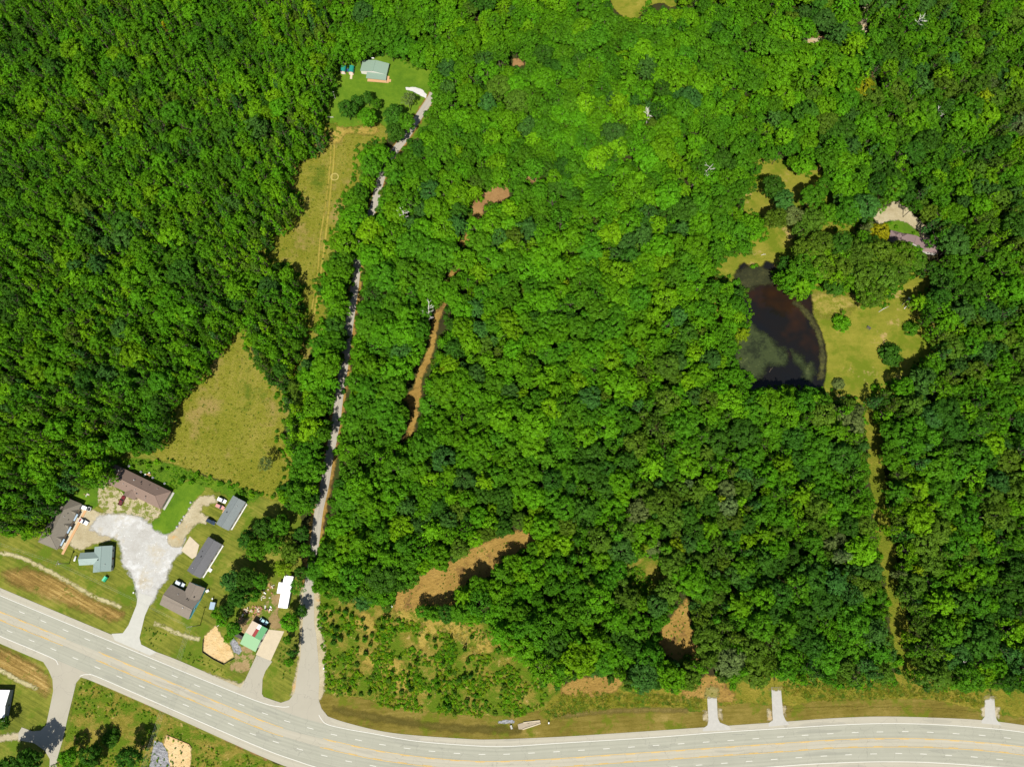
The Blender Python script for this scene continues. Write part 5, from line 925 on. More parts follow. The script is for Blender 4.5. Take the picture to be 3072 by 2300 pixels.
def roof_block(root, cs, ze, rise, along=True, hip=0.0, mat=None, wall=None, over=0.35, windows=True, door=True, vents=0, seed=0, ends=(True, True), ridge=True, proud=0.0):
    """walls, pitched roof, openings and roof pipes of one rectangular block; cs: its four eave corners as surveyed"""
    c, u, v, L, W = fit(cs, ze)
    if not along: u, v, L, W = v, -u, W, L
    o = root.location
    def G(a, b, z): return Vector((c.x+u.x*a+v.x*b-o.x, c.y+u.y*a+v.y*b-o.y, z))
    h, w = L/2, W/2; zt = ze+rise+proud; th = 0.16; z0 = ze+proud
    r0, r1 = (-h+w*hip*1.0 if ends[0] else -h), (h-w*hip if ends[1] else h)
    mb = MB()
    top = [G(-h, -w, z0), G(h, -w, z0), G(h, w, z0), G(-h, w, z0), G(r0, 0, zt), G(r1, 0, zt)]
    bot = [p-Vector((0, 0, th)) for p in top]
    F = [(0, 1, 5, 4), (2, 3, 4, 5), (3, 0, 4), (1, 2, 5)] if hip else [(0, 1, 5, 4), (2, 3, 4, 5)]
    mb.add(top+bot, F+[tuple(reversed([i+6 for i in f])) for f in F])
    loop = [0, 1, 2, 3] if hip else [0, 1, 5, 2, 3, 4]
    mb.add(top+bot, [(loop[i], loop[i]+6, loop[(i+1) % len(loop)]+6, loop[(i+1) % len(loop)]) for i in range(len(loop))])
    rf = mb.build('roof', mat, root)
    if ridge:
        k = MB(); k.tube([G(r0, 0, zt+.02), G(r1, 0, zt+.02)], 0.11, 4)
        if hip:
            for a, b, e in ((-h, -w, r0), (-h, w, r0), (h, -w, r1), (h, w, r1)): k.tube([G(a, b, z0+.02), G(e, 0, zt+.02)], 0.09, 4)
        k.build('ridge_cap', mat, rf)
    iw, il = w-over, h-over; wm = MB()
    zr = ze-th+rise*(over/w)*0.2+proud
    V = [G(-il, -iw, 0), G(il, -iw, 0), G(il, iw, 0), G(-il, iw, 0), G(-il, -iw, zr), G(il, -iw, zr), G(il, iw, zr), G(-il, iw, zr)]
    F = [(0, 1, 5, 4), (1, 2, 6, 5), (2, 3, 7, 6), (3, 0, 4, 7)]
    if not hip:
        V += [G(-il, 0, zt-th-.12), G(il, 0, zt-th-.12)]; F = [(0, 1, 5, 4), (2, 3, 7, 6), (1, 2, 6, 9, 5), (3, 0, 4, 8, 7)]
    wm.add(V, F); wm.build('wall', wall or M_siding, root)
    if windows:
        rr = random.Random(seed); ang = math.atan2(u.y, u.x)
        for s in (-1, 1):
            n = max(2, int(L/3.6))
            for i in range(n):
                a = -il+(i+.5)*2*il/n
                if door and i == n//2:
                    d = MB(); d.box(G(a, s*(iw+.03), 1.02), (0.95, .07, 2.04), ang); d.build('door', M_door, root, bevel=0.01); continue
                fr = MB(); p = G(a, s*(iw+.02), 1.45); fr.box(p, (1.3, .06, 1.3), ang); f = fr.build('window', M_trim, root)
                g = MB(); g.box(G(a, s*(iw+.045), 1.45), (1.1, .05, 1.1), ang); g.build('pane', M_glass, f)
        for s in (-1, 1):
            fr = MB(); fr.box(G(s*(il+.02), 0, 1.45), (.06, 1.2, 1.2), ang); f = fr.build('window', M_trim, root)
            g = MB(); g.box(G(s*(il+.045), 0, 1.45), (.05, 1.0, 1.0), ang); g.build('pane', M_glass, f)
    rr = random.Random(seed+5)
    for i in range(vents):
        a = rr.uniform(-.75, .75)*h; b = rr.choice((-1, 1))*rr.uniform(.25, .7)*w; zz = z0+rise*(1-abs(b)/w)
        k = MB(); k.tube([G(a, b, zz-.1), G(a, b, zz+.5)], 0.16 if i % 3 else .28, 8); k.build('vent_pipe', M_pipe if i % 2 else M_black, rf)
    return G, h, w, u, v, c
def house(name, label, at_, cat='house'):
    p = P(*at_); return empty(name, label, cat, p)
# brown apartment house with a hipped roof
a = house('apartment_house', 'long brown hip roofed apartment house beside the weedy gravel', (400, 1465), 'apartment house')
G, h, w, u, v, c = roof_block(a, [(346.4, 1392.6), (514, 1474), (480.8, 1527), (305.7, 1441)], 3.0, 2.6, True, 1.0, M_brown, M_tansiding, 0.5, True, True, 14, 1)
roof_block(a, [(383, 1463), (416, 1479), (404, 1500), (371, 1484)], 2.95, 1.5, False, 0, M_brown, M_tansiding, 0.3, False, False, 0, 2, ridge=False, proud=0.06)
m = MB(); ang = math.atan2(u.y, u.x); p = G(h+.25, 0, .12); m.box(p, (1.1, 2*w-.4, .24), ang); m.build('end_walk', M_conc2, a)
for i in range(4):
    t = MB(); q = G(-h*.62+i*h*.42, w+2.0 if v.y > 0 else -w-2.0, .45); t.box(q, (.9, .9, .9), ang); t.tube([q+Vector((0, 0, .4)), q+Vector((0, 0, .5))], .34, 10)
    ac = empty('air_conditioner', ['first', 'second', 'third', 'fourth'][i]+' air conditioner from the left behind the long brown roof', 'air conditioner', a.location, 0, 'air conditioners behind the apartment house')
    t.build('cabinet', M_steel, ac); f = MB(); f.tube([q+Vector((0, 0, .46)), q+Vector((0, 0, .53))], .26, 10); f.build('fan_grille', M_black, ac)
# grey apartment house at the wood edge
a = house('apartment_house', 'grey brown hip roofed apartment house at the wood edge, boardwalk along its front', (180, 1568), 'apartment house')
G, h, w, u, v, c = roof_block(a, [(113, 1626), (187, 1489), (246, 1509), (172, 1648)], 3.0, 2.7, True, 1.0, M_grey, M_tansiding, 0.5, True, True, 10, 3)
s = -1
for q in (-.55, .02, .60):
    e = 3.4
    rb = MB(); A, B, C_, D, E = G(q*h-e/2, s*(w+.1), 3.08), G(q*h+e/2, s*(w+.1), 3.08), G(q*h, s*(w+.1), 4.3), G(q*h, s*w*.45, 4.42), G(q*h, s*w*.5, 4.3)
    rb.add([A, B, C_, D], [(0, 2, 3), (2, 1, 3), (0, 1, 2)]); rb.build('porch_gable', M_grey, a)
dk = MB(); ang = math.atan2(u.y, u.x); dk.box(G(-.1*h, s*(w+2.0), .18), (2*h*1.02, 1.3, .3), ang); dk.build('boardwalk', M_deck, a)
pc = MB(); pc.box(G(.02*h, s*(w+.7), .1), (2*h*.95, 1.5, .2), ang); pc.build('porch_slab', M_conc, a)
for q in (.42, -.12, -.66):
    aw = MB(); aw.box(G(q*h, s*(w+.5), 2.75), (3.6, .9, .1), ang); aw.build('awning', M_blueroof, a)
# sage green T house
a = house('house', 'sage green metal roofed house with a wing, beside the pale gravel lot', (305, 1678))
roof_block(a, [(282.5, 1640), (335.5, 1636), (335.5, 1712), (280, 1717)], 2.8, 1.9, False, 0, M_sage, M_siding, 0.4, True, True, 2, 4)
roof_block(a, [(239, 1658), (300, 1654), (302, 1692), (239, 1695)], 2.75, 1.45, True, 0, M_sage, M_siding, 0.4, True, False, 0, 5, ridge=True, proud=0.0)
# mobile homes
a = house('mobile_home', 'slate grey mobile home farther up the gravel lane', (690, 1540), 'mobile home')
G, h, w, u, v, c = roof_block(a, [(648.6, 1571), (699, 1485), (738, 1506), (685, 1591)], 2.9, 1.3, True, 0, M_slate, M_siding, 0.3, True, True, 2, 6)
m = MB(); m.box(G(0, -w-.25, .35), (2*h*.9, .5, .7), math.atan2(u.y, u.x)); m.build('skirting', M_trim, a)
m = MB(); m.box(G(-.1*h, w+.7, .3), (2.6, 1.4, .5), math.atan2(u.y, u.x)); m.build('door_step', M_deck, a)
a = house('mobile_home', 'charcoal mobile home beside the concrete pad', (615, 1672), 'mobile home')
G, h, w, u, v, c = roof_block(a, [(561, 1713), (624, 1609), (666, 1632), (601, 1732)], 2.9, 1.4, True, 0, M_char, M_siding, 0.3, True, True, 3, 7)
m = MB(); m.box(G(0, -w-.25, .35), (2*h*.95, .5, .7), math.atan2(u.y, u.x)); m.build('skirting', M_trim, a)
m = MB(); m.box(G(-.45*h, -w-1.2, .3), (1.8, 1.8, .5), math.atan2(u.y, u.x)); m.build('door_step', M_trim, a)
# blue sided house
a = house('house', 'taupe roofed house with sky blue siding, nearest the highway driveway', (545, 1800))
roof_block(a, [(479, 1813), (513, 1751), (600, 1797), (565, 1857)], 2.9, 2.2, False, 0, M_taupe, M_bluesiding, 0.35, True, True, 5, 8)
roof_block(a, [(549, 1785), (569, 1744), (615, 1764), (596, 1805)], 2.85, 1.6, True, 0, M_taupe, M_bluesiding, 0.35, False, False, 1, 9, ends=(False, False))
# white roofed trailer with a side room
a = house('trailer', 'white metal roofed trailer under the roadside trees', (858, 1780), 'trailer')
roof_block(a, [(833.5, 1821), (853, 1728), (880, 1726), (862.5, 1825)], 3.0, 0.35, True, 0, M_whitemetal, M_siding, 0.15, True, True, 0, 10)
roof_block(a, [(830, 1778), (837, 1745), (853, 1748), (847, 1781)], 2.6, 0.25, True, 0, M_whitemetal, M_siding, 0.15, False, False, 0, 11, ridge=False)
# patchwork roofed workshop
a = house('workshop', 'workshop with patchwork mint, cream and red metal roof beside the concrete pad', (762, 1906), 'workshop')
c, u, v, L, W = fit([(720, 1929), (758.7, 1858.7), (802, 1887.7), (766, 1955)], 3.6)   # u runs up along the side, v to the left
o = a.location
def G(s, t, z): return Vector((c.x+u.x*s+v.x*t-o.x, c.y+u.y*s+v.y*t-o.y, z))
h, w = L/2, W/2
def panel(name, s0, s1, t0, t1, mat):
    def z(s): return 3.6+1.3*(1-abs(s)/h)
    m = MB(); q = [G(s0, t0, z(s0)), G(s1, t0, z(s1)), G(s1, t1, z(s1)), G(s0, t1, z(s0))]; d = Vector((0, 0, .12))
    m.add(q+[p-d for p in q], [(3, 2, 1, 0), (4, 5, 6, 7), (0, 1, 5, 4), (1, 2, 6, 5), (2, 3, 7, 6), (3, 0, 4, 7)]); m.build(name, mat, a)
panel('roof_panel', -h, -.02, -w, w, M_mint); panel('roof_panel', .02, h, .16*w, w, M_cream); panel('roof_panel', .02, .62*h, -.22*w, .15*w, M_red); panel('roof_panel', .63*h, h, -.22*w, .15*w, M_whitemetal); panel('roof_panel', .02, h, -w, -.23*w, M_midgreen)
m = MB(); V = [G(s*(h-.3), t*(w-.3), z) for z in (0, 3.62) for s, t in ((-1, -1), (1, -1), (1, 1), (-1, 1))]+[G(0, -w+.3, 4.7), G(0, w-.3, 4.7)]
m.add(V, [(0, 1, 5, 8, 4), (1, 2, 6, 5), (2, 3, 7, 9, 6), (3, 0, 4, 7)]); m.build('wall', M_darkwall, a)
for t in (-.45, .3):
    m = MB(); m.box(G(t*h, -w+.27, 1.5), (3.0, .08, 3.0), math.atan2(u.y, u.x)); m.build('garage_door', M_siding, a)
m = MB(); m.box(G(-.62*h, w+3.2, .9), (1.6, 6.4, 1.8), math.atan2(u.y, u.x)); b = m.build('lean_to', M_darkwall, a)
# green roofed house up the lane
a = house('house', 'grey green metal roofed house with a timber porch, alone on the upper lawn', (1125, 210))
G, h, w, u, v, c = roof_block(a, [(1080, 213), (1088.7, 181), (1168, 190), (1160, 224)], 3.0, 1.5, True, 0, M_greenroof, M_siding, 0.3, True, True, 0, 12)
cs = [(1101, 235), (1104, 216), (1160, 224), (1157, 242)]; c2, u2, v2, L2, W2 = fit(cs, 2.7); o = a.location
def G2(s, t, z): return Vector((c2.x+u2.x*s+v2.x*t-o.x, c2.y+u2.y*s+v2.y*t-o.y, z))
m = MB(); h2, w2 = L2/2, W2/2; q = [G2(-h2, -w2, 2.5), G2(h2, -w2, 2.5), G2(h2, w2+.5, 3.12), G2(-h2, w2+.5, 3.12)]; d = Vector((0, 0, .12))
m.add(q+[p-d for p in q], [(0, 1, 2, 3), (7, 6, 5, 4), (0, 4, 5, 1), (1, 5, 6, 2), (2, 6, 7, 3), (3, 7, 4, 0)]); m.build('porch_roof', M_greenroof, a)
m = MB(); ag = math.atan2(u2.y, u2.x); m.box(G2(0, -.6, .35), (2*h2+.3, 2*w2+1.6, .3), ag); m.box(G2(-.25*h2, -w2-2.0, .2), (1.8, 1.3, .25), ag); m.build('porch_deck', M_deck, a)
for s in (-.95, -.35, .3, .95):
    m = MB(); m.box(G2(s*h2, -w2+.1, 1.45), (.14, .14, 2.0), ag); m.build('porch_post', M_trim, a)
# barrel roofed sheds
def shed(px, py, label, ramp, front):
    a = empty('shed', label, 'shed', P(px, py), R(-4)); m = MB(); n = 8; L, Wd = 4.6, 3.0
    A = [(-Wd/2*1.06*math.cos(math.pi*i/n), 1.9+1.25*math.sin(math.pi*i/n)**.8) for i in range(n+1)]
    V = [(x, y, z) for y in (-L/2-.12, L/2+.12) for x, z in A]; k = n+1
    m.add(V, [(i+1, i, k+i, k+i+1) for i in range(n)]); m.add([(x*.97, y, z-.08) for x, y, z in V], [(i, i+1, k+i+1, k+i) for i in range(n)]); m.build('roof', M_teal, a, smooth=True)
    b = MB(); B = [(-Wd/2+.1, .15), (Wd/2-.1, .15), (Wd/2-.1, 1.92)]+[(-x*.92, z-.12) for x, z in A[1:-1]]+[(-Wd/2+.1, 1.92)]; kk = len(B)
    b.add([(x, y, z) for y in (-L/2, L/2) for x, z in B], [tuple(range(kk)), tuple(range(2*kk-1, kk-1, -1))]+[(i, kk+i, kk+(i+1) % kk, (i+1) % kk) for i in range(kk)]); b.build('wall', front, a)
    d = MB(); d.box((0, -L/2-.04, 1.1), (1.3, .07, 1.8)); d.build('door', M_trim, a)
    if ramp: r = MB(); r.add([(-.7, -L/2-.1, .3), (.7, -L/2-.1, .3), (.7, -L/2-3, .05), (-.7, -L/2-3, .05), (-.7, -L/2-.1, .1), (.7, -L/2-.1, .1), (.7, -L/2-3, 0), (-.7, -L/2-3, 0)], [(3, 2, 1, 0), (4, 5, 6, 7), (0, 4, 7, 3), (1, 2, 6, 5), (2, 3, 7, 6)]); r.build('ramp', M_conc, a)
M_pink = plain('pinkish_siding', (0.62, 0.42, 0.34), 0.8)
shed(1032, 214, 'teal barrel roofed shed by the wood edge, left one without a ramp', False, M_pink); shed(1056, 216, 'teal barrel roofed shed with a pale ramp, nearer the house', True, M_pink)
a = empty('tarp_cover', 'dark blue covered stack between the two teal sheds', 'tarp', P(1045, 213)); m = MB(); m.box((0, 0, .6), (1.8, 1.5, 1.2), 0, .85); m.build('cover', plain('blue_tarp', (0.02, 0.05, 0.14), 0.5), a, bevel=0.1)
# purple roofed house among the oaks
a = house('house', 'purple brown roofed house half hidden by the olive oaks', (2740, 722))
roof_block(a, [(2668, 716), (2672, 690), (2722, 703), (2716, 732)], 3.0, 1.6, True, 1.0, M_purple, M_siding, 0.4, True, False, 0, 13)
roof_block(a, [(2712, 727), (2720, 703), (2772, 717), (2766, 742)], 2.9, 1.3, True, 0, M_purple, M_siding, 0.3, False, False, 0, 14)
roof_block(a, [(2763, 752), (2766, 712), (2816, 722), (2814, 762)], 3.0, 1.7, True, 1.0, M_purple, M_siding, 0.4, True, True, 1, 15)
# white roofed house at the left edge, blue shed
a = house('house', 'white metal roofed house cut by the left edge, bottom', (-10, 2120))
roof_block(a, [(-60, 2155), (-45, 2062), (30, 2075), (10, 2170)], 3.2, 1.4, False, 0, M_whitemetal, plain('grey_siding', (0.25, 0.26, 0.27), 0.7), 0.3, True, True, 0, 16)
a = house('shed', 'small light blue roofed shed at the tree clump edge', (636, 1815), 'shed')
roof_block(a, [(627, 1825), (632, 1803), (646, 1808), (641, 1830)], 2.1, .5, True, 0, M_blueroof, M_siding, .15, False, True, 0, 17, ridge=False)

# ------------------------------------------------------------------ vehicles
M_tyre = plain('tyre_rubber', (0.012, 0.012, 0.012), 0.9); M_hub = plain('wheel_rim', (0.45, 0.45, 0.46), 0.35, metal=0.6); M_lamp = plain('lamp_lens', (0.8, 0.8, 0.75), 0.15); M_tail = plain('tail_lens', (0.35, 0.01, 0.01), 0.2)
def paint(name, c): return plain(name, c, 0.28, var=0.02, spec=0.5)
def vehicle(kind, px, py, d, mat, label, L=5.0, W=1.95, cargo=None, name=None):
    p = P(px, py, 0.8); q = P(px+d[0], py+d[1], 0.8); rz = math.atan2(q.y-p.y, q.x-p.x)
    a = empty(name or kind, label, 'pickup truck' if kind == 'pickup' else 'car', (p.x, p.y, 0.2), rz)
    h, w = L/2, W/2
    def loft(secs, mat_, nm, cap=True, smooth=False):
        m = MB(); V = []; n = len(secs[0])
        for s in secs: V += s
        F = [(i*n+k, (i+1)*n+k, (i+1)*n+(k+1) % n, i*n+(k+1) % n) for i in range(len(secs)-1) for k in range(n)]
        if cap: F += [tuple(range(n)), tuple(range(len(V)-1, len(V)-n-1, -1))]
        m.add(V, F); return m.build(nm, mat_, a, bevel=.04)
    def sec(x, ww, z0, z1, tw=None):
        tw = ww if tw is None else tw
        return [(x, -ww, z0), (x, -tw, z1), (x, tw, z1), (x, ww, z0)]
    if kind == 'pickup':
        loft([sec(h, w*.86, .45, .85), sec(h-.12, w*.95, .4, 1.02), sec(.75, w, .38, 1.1), sec(-.95, w, .38, 1.1), sec(-.98, w, .38, .72), sec(-h+.06, w*.97, .42, .72), sec(-h, w*.95, .45, .72)], mat, 'body')
        for s in (-1, 1):
            m = MB(); m.box(((-.97-h)/2, s*(w-.06), .92), (h-.97, .12, .42)); m.build('bed_side', mat, a)
        m = MB(); m.box((-h+.05, 0, .92), (.1, W*.93, .42)); m.build('tailgate', mat, a)
        m = MB(); m.box(((-.97-h)/2, 0, .735), (h-1.05, W-.26, .03)); m.build('bed_floor', cargo or M_black, a)
        x0, x1, y0, y1, ft = -.95, .8, -.8, .05, .8
    else:
        loft([sec(h, w*.8, .45, .8), sec(h-.15, w*.93, .38, .95), sec(h*.42, w, .36, 1.05), sec(-h*.7, w, .36, 1.08), sec(-h+.1, w*.95, .38, 1.05), sec(-h, w*.86, .45, .95)], mat, 'body')
        x0, x1, y0, y1 = -h*.86, h*.44, -h*.74 if kind == 'suv' else -h*.45, h*.14
    zt = 1.78 if kind != 'sedan' else 1.45; zb = 1.08
    gl = [(x1, -w*.93, zb), (x1, w*.93, zb), (x0, w*.93, zb), (x0, -w*.93, zb), (y1, -w*.78, zt), (y1, w*.78, zt), (y0, w*.78, zt), (y0, -w*.78, zt)]
    m = MB(); m.add([gl[i] for i in (0, 1, 5, 4)], [(0, 1, 2, 3)]); m.build('windscreen', M_glass, a)
    m = MB(); m.add([gl[i] for i in (2, 3, 7, 6)], [(0, 1, 2, 3)]); m.build('rear_window', M_glass, a)
    for ix in ((1, 2, 6, 5), (3, 0, 4, 7)): m = MB(); m.add([gl[i] for i in ix], [(0, 1, 2, 3)]); m.build('side_window', M_glass, a)
    m = MB(); m.box(((y0+y1)/2, 0, zt+.03), (abs(y1-y0)+.14, W*.80, .08)); m.build('roof', mat, a, bevel=.03)
    for s in (-1, 1):
        for x in (h*.62, -h*.6):
            t = MB(); t.tube([(x, s*(w-.2), .15), (x, s*(w+.02), .15)], .34, 14); t2 = t.build('wheel', M_tyre, a); r = MB(); r.tube([(x, s*(w-.02), .15), (x, s*(w+.03), .15)], .19, 10); r.build('rim', M_hub, t2)
        l = MB(); l.box((h-.04, s*w*.66, .76), (.1, .36, .16)); l.build('headlight', M_lamp, a)
        l = MB(); l.box((-h+.02, s*w*.78, .9), (.08, .2, .3)); l.build('tail_light', M_tail, a)
        l = MB(); l.box((x1-.15, s*(w+.1), 1.12), (.14, .2, .14)); l.build('wing_mirror', mat, a)
    return a
P_white = paint('white_car_paint', (0.80, 0.80, 0.78)); P_red = paint('dark_red_car_paint', (0.12, 0.018, 0.022)); P_navy = paint('navy_car_paint', (0.02, 0.035, 0.06)); P_silver = paint('silver_car_paint', (0.45, 0.50, 0.52)); P_rose = paint('faded_rose_paint', (0.45, 0.22, 0.19)); P_teal = paint('pale_teal_paint', (0.30, 0.48, 0.50))
vehicle('pickup', 366, 1501, (9, -18), P_red, 'dark red pickup parked at the long brown apartment house', 5.2, cargo=plain('dark_red_bed', (0.09, 0.02, 0.025), 0.7), name='pickup_truck')
vehicle('pickup', 259, 1524, (-18, -5), P_white, 'white pickup nosed in at the top end of the grey apartment house', 5.3, name='pickup_truck')
vehicle('pickup', 251, 1564, (20, 10), P_white, 'white pickup backed to the boardwalk middle, red load in its bed', 5.3, cargo=plain('red_load', (0.20, 0.06, 0.05), 0.8), name='pickup_truck')
vehicle('suv', 666, 1500, (13, 6), P_white, 'white suv parked nearest the top of the slate grey mobile home', 5.0, name='parked_car')
vehicle('suv', 660, 1519, (15, 7), P_rose, 'faded rose car tight beside the white suv', 4.8, name='parked_car')
vehicle('suv', 633, 1564, (17, 9), P_navy, 'navy suv parked at the lower end of the slate grey mobile home', 5.1, name='parked_car')
vehicle('suv', 540.5, 1750, (22, 11), P_silver, 'silver suv parked behind the blue sided house', 5.1, name='parked_car')
vehicle('sedan', 792, 1863, (10, 7), P_teal, 'pale teal car in the shade behind the patchwork workshop', 4.5, name='parked_car')

# ------------------------------------------------------------------ poles and wires
M_polewood = plain('weathered_pole_wood', (0.20, 0.16, 0.12), 0.95, var=0.2)
M_insul = plain('insulator_grey', (0.5, 0.5, 0.5), 0.4); M_wire = plain('aluminium_wire', (0.32, 0.33, 0.30), 0.5, metal=0.2)
def pole(base, h, label, arm_dir=None, xf=True, off=False):
    b = P(*base); a = empty('utility_pole', label, 'utility pole', b)
    m = MB(); m.tube([(0, 0, -.3), (0, 0, h*.5), (0, 0, h)], [.20, .17, .13], 10); m.build('shaft', M_polewood, a, smooth=True)
    d = (Vector(arm_dir).normalized() if arm_dir else Vector((1, 0)))
    m = MB(); ar = math.atan2(d.y, d.x); m.box((0, 0, h-.5), (2.6, .14, .16), ar); ca = m.build('crossarm', M_polewood, a)
    for s in (-1.2, -.45, .45, 1.2):
        k = MB(); k.tube([(d.x*s, d.y*s, h-.42), (d.x*s, d.y*s, h-.12)], .07, 8); k.build('insulator', M_insul, ca)
    if xf:
        k = MB(); k.tube([(.38, -.2, h-2.2), (.38, -.2, h-1.1)], .28, 12); k.build('transformer', M_steel, a)
    return Vector((b.x, b.y, h)), d
tA, dA = pole((208, 1690), 10.6, 'utility pole with transformer on the lawn left of the sage green house', (.35, 1))
tB, dB = pole((601, 1874), 13.0, 'utility pole between the blue sided house and the sand bank', (1, .25), False)
tC, dC = pole((101, 2262), 11.0, 'utility pole with a white transformer in the shade beside the south road', (.6, 1))
tD, dD = pole((181, 2284), 7.0, 'short utility pole at the bottom edge right of the south road', (1, 0), False)
def wires(a, b, offs, label, sag=.9, r=.035, da=None, db=None):
    m = MB(); da = da or dA; db = db or da
    for o_ in offs:
        p = a+Vector((da.x*o_, da.y*o_, -.12)); q = b+Vector((db.x*o_, db.y*o_, -.12))
        m.tube([p.lerp(q, t)-Vector((0, 0, sag*4*t*(1-t))) for t in np.linspace(0, 1, 15)], r, 4)
    tag(m.build('power_line', M_wire), label, 'power line')
end = P(431, 2300, 10.5); far = tB+(end-tB)*1.5; far.z = 11.0
wires(tB, far, (-1.2, -.45, .45, 1.2), 'four strand power line crossing the highway beside the white riprap', 1.0, .02, dB)
wires(tA, tB, (-.45, .45), 'thin power line along the front of the houses by the driveway', 1.6, .025, dA, dB)
wires(tA, P(-220, 1560, 10), (-.45, .45), 'thin power line leaving the left edge above the ditch', .8, .025)
# ------------------------------------------------------------------ smaller things
M_gtank = plain('white_tank_paint', (0.6, 0.6, 0.58), 0.4, var=.02)
a = empty('propane_tank', 'white propane tank lying beside the sage green house wing', 'propane tank', P(228, 1675), R(78)); m = MB(); m.tube([(-1.35, 0, .75), (-1.15, 0, .75), (1.15, 0, .75), (1.35, 0, .75)], [.2, .46, .46, .2], 14); m.build('tank', M_gtank, a, smooth=True)
for s in (-.8, .8): m = MB(); m.box((s, 0, .15), (.18, .7, .3)); m.build('foot', M_conc2, a)
m = MB(); m.tube([(0, 0, 1.18), (0, 0, 1.35)], .16, 8); m.build('valve_cover', M_gtank, a)
a = empty('rubbish_skip', 'green metal rubbish skip on the lawn below the sage green house', 'skip', P(318, 1736), R(60)); g = plain('green_skip_paint', (0.01, 0.26, 0.12), 0.5)
m = MB(); m.box((0, 0, .75), (2.4, 1.7, 1.3), 0, 1.08); m.build('hopper', g, a); m = MB(); m.box((0, .45, 1.46), (2.5, .9, .08)); m.build('lid', plain('light_green_lid', (0.10, 0.42, 0.25), 0.5), a); m = MB(); m.box((0, -.45, 1.44), (2.5, .86, .06)); m.build('lid', g, a)
def bits(name, cat, pts, mat, size, labels, group=None, flat=.6):
    for i, (px, py) in enumerate(pts):
        r = random.Random(i*7+len(name)); m = MB(); s = size*r.uniform(.75, 1.25); m.blob((0, 0, s*flat*.6), (s*r.uniform(.8, 1.2), s*.8, s*flat), i, 2)
        p = P(px, py); tag(m.build(name, mat, None, (p.x, p.y, .12), r.uniform(0, 6)), labels[i] if isinstance(labels, list) else labels, cat, group)
M_boul = plain('pale_boulder', (0.30, 0.30, 0.28), 0.9, var=.2, scale=3)
bits('boulder', 'boulder', [(573, 1507), (568, 1526), (552, 1549), (546, 1559), (540, 1568), (532, 1580)], M_boul, .75, [f'{o} pale boulder along the gravel lane, counted from its upper end' for o in ('first', 'second', 'third', 'fourth', 'fifth', 'sixth')], 'boulders along the gravel lane')
M_junk = plain('pale_rubble', (0.45, 0.40, 0.31), 0.9, var=.15, scale=4); M_wood = plain('splintered_wood', (0.33, 0.20, 0.09), 0.9, var=.25, scale=4)
def heap(px, py, sx, sy, label, seed, mats, n=16, z=.6):
    a = empty('debris_pile', label, 'debris pile', P(px, py)); r = random.Random(seed); parts = {}
    for i in range(n):
        m = parts.setdefault(r.randrange(len(mats)), MB()); x, y = r.gauss(0, sx), r.gauss(0, sy)
        m.box((x, y, r.uniform(.15, z)), (r.uniform(.4, 1.6), r.uniform(.2, .8), r.uniform(.1, .4)), r.uniform(0, 3))
    for k, m in parts.items(): m.build(['rubble', 'boards', 'rubbish'][k], mats[k], a)
M_trash = plain('faded_rubbish', (0.30, 0.14, 0.08), 0.8, var=.3, scale=3)
heap(772, 1828, 1.6, 1.2, 'bright heap of broken rubble between the white trailer and workshop', 1, [M_junk, M_wood, M_trash], 26); heap(803, 1825, 1.6, .9, 'dark scattered debris left of the white trailer foot', 2, [M_black, M_wood, M_trim], 14); heap(744, 1832, 1.4, .8, 'small pale rubble heap at the clump edge above the workshop', 3, [M_junk, M_wood, M_trash], 14)
heap(812, 1762, 1.3, 1.6, 'timber debris strip left of the white trailer', 4, [M_wood, M_junk, M_trash], 14); heap(795, 1785, 1.2, 1.2, 'small pale debris heap below the timber strip', 5, [M_junk, M_wood, M_trim], 10); heap(446, 1424, 1.2, .8, 'white scrap heap behind the long brown roof', 6, [M_trim, M_wood, M_trash], 10, .8); heap(263, 1484, .7, .5, 'pale lumber heap on the grass above the white pickup', 7, [M_trim, M_wood, M_junk], 6)
heap(724, 1852, .8, .6, 'rusty fallen panel on the bare yard left of the workshop', 8, [M_wood, M_trash, M_junk], 6, .3); heap(722, 1887, .7, .7, 'small pale scrap on the bare yard beside the workshop', 9, [M_junk, M_junk, M_wood], 5, .3); heap(700, 1730+5, .5, .5, 'dark tyres and scrap under the clump', 10, [M_black, M_trash, M_wood], 6)
a = empty('storage_box', 'white box on the grass right of the blue sided house', 'box', P(624, 1772), R(30)); m = MB(); m.box((0, 0, .5), (1.5, 1.1, .95)); m.build('box_body', M_gtank, a); m = MB(); m.box((0, 0, 1.02), (1.6, 1.2, .08)); m.build('lid', M_trim, a)
for px, py, l in ((973, 2003, 'white marker box on the side road right shoulder'), (404, 1777, 'small white post box at the driveway left edge'), (1646, 2166, 'small white box post on the verge above the flume'), (640, 1795, 'grey gas bottle at the clump edge near the blue sided house'), (1177, 1818, 'small white box by the dirt clearing fence')):
    a = empty('marker_box', l, 'marker box', P(px, py)); m = MB(); m.box((0, 0, .5), (.12, .12, 1.0)); m.build('post', M_polewood, a); m = MB(); m.box((0, 0, 1.15), (.6, .8, .5)); m.build('box_body', M_gtank, a, bevel=.05)
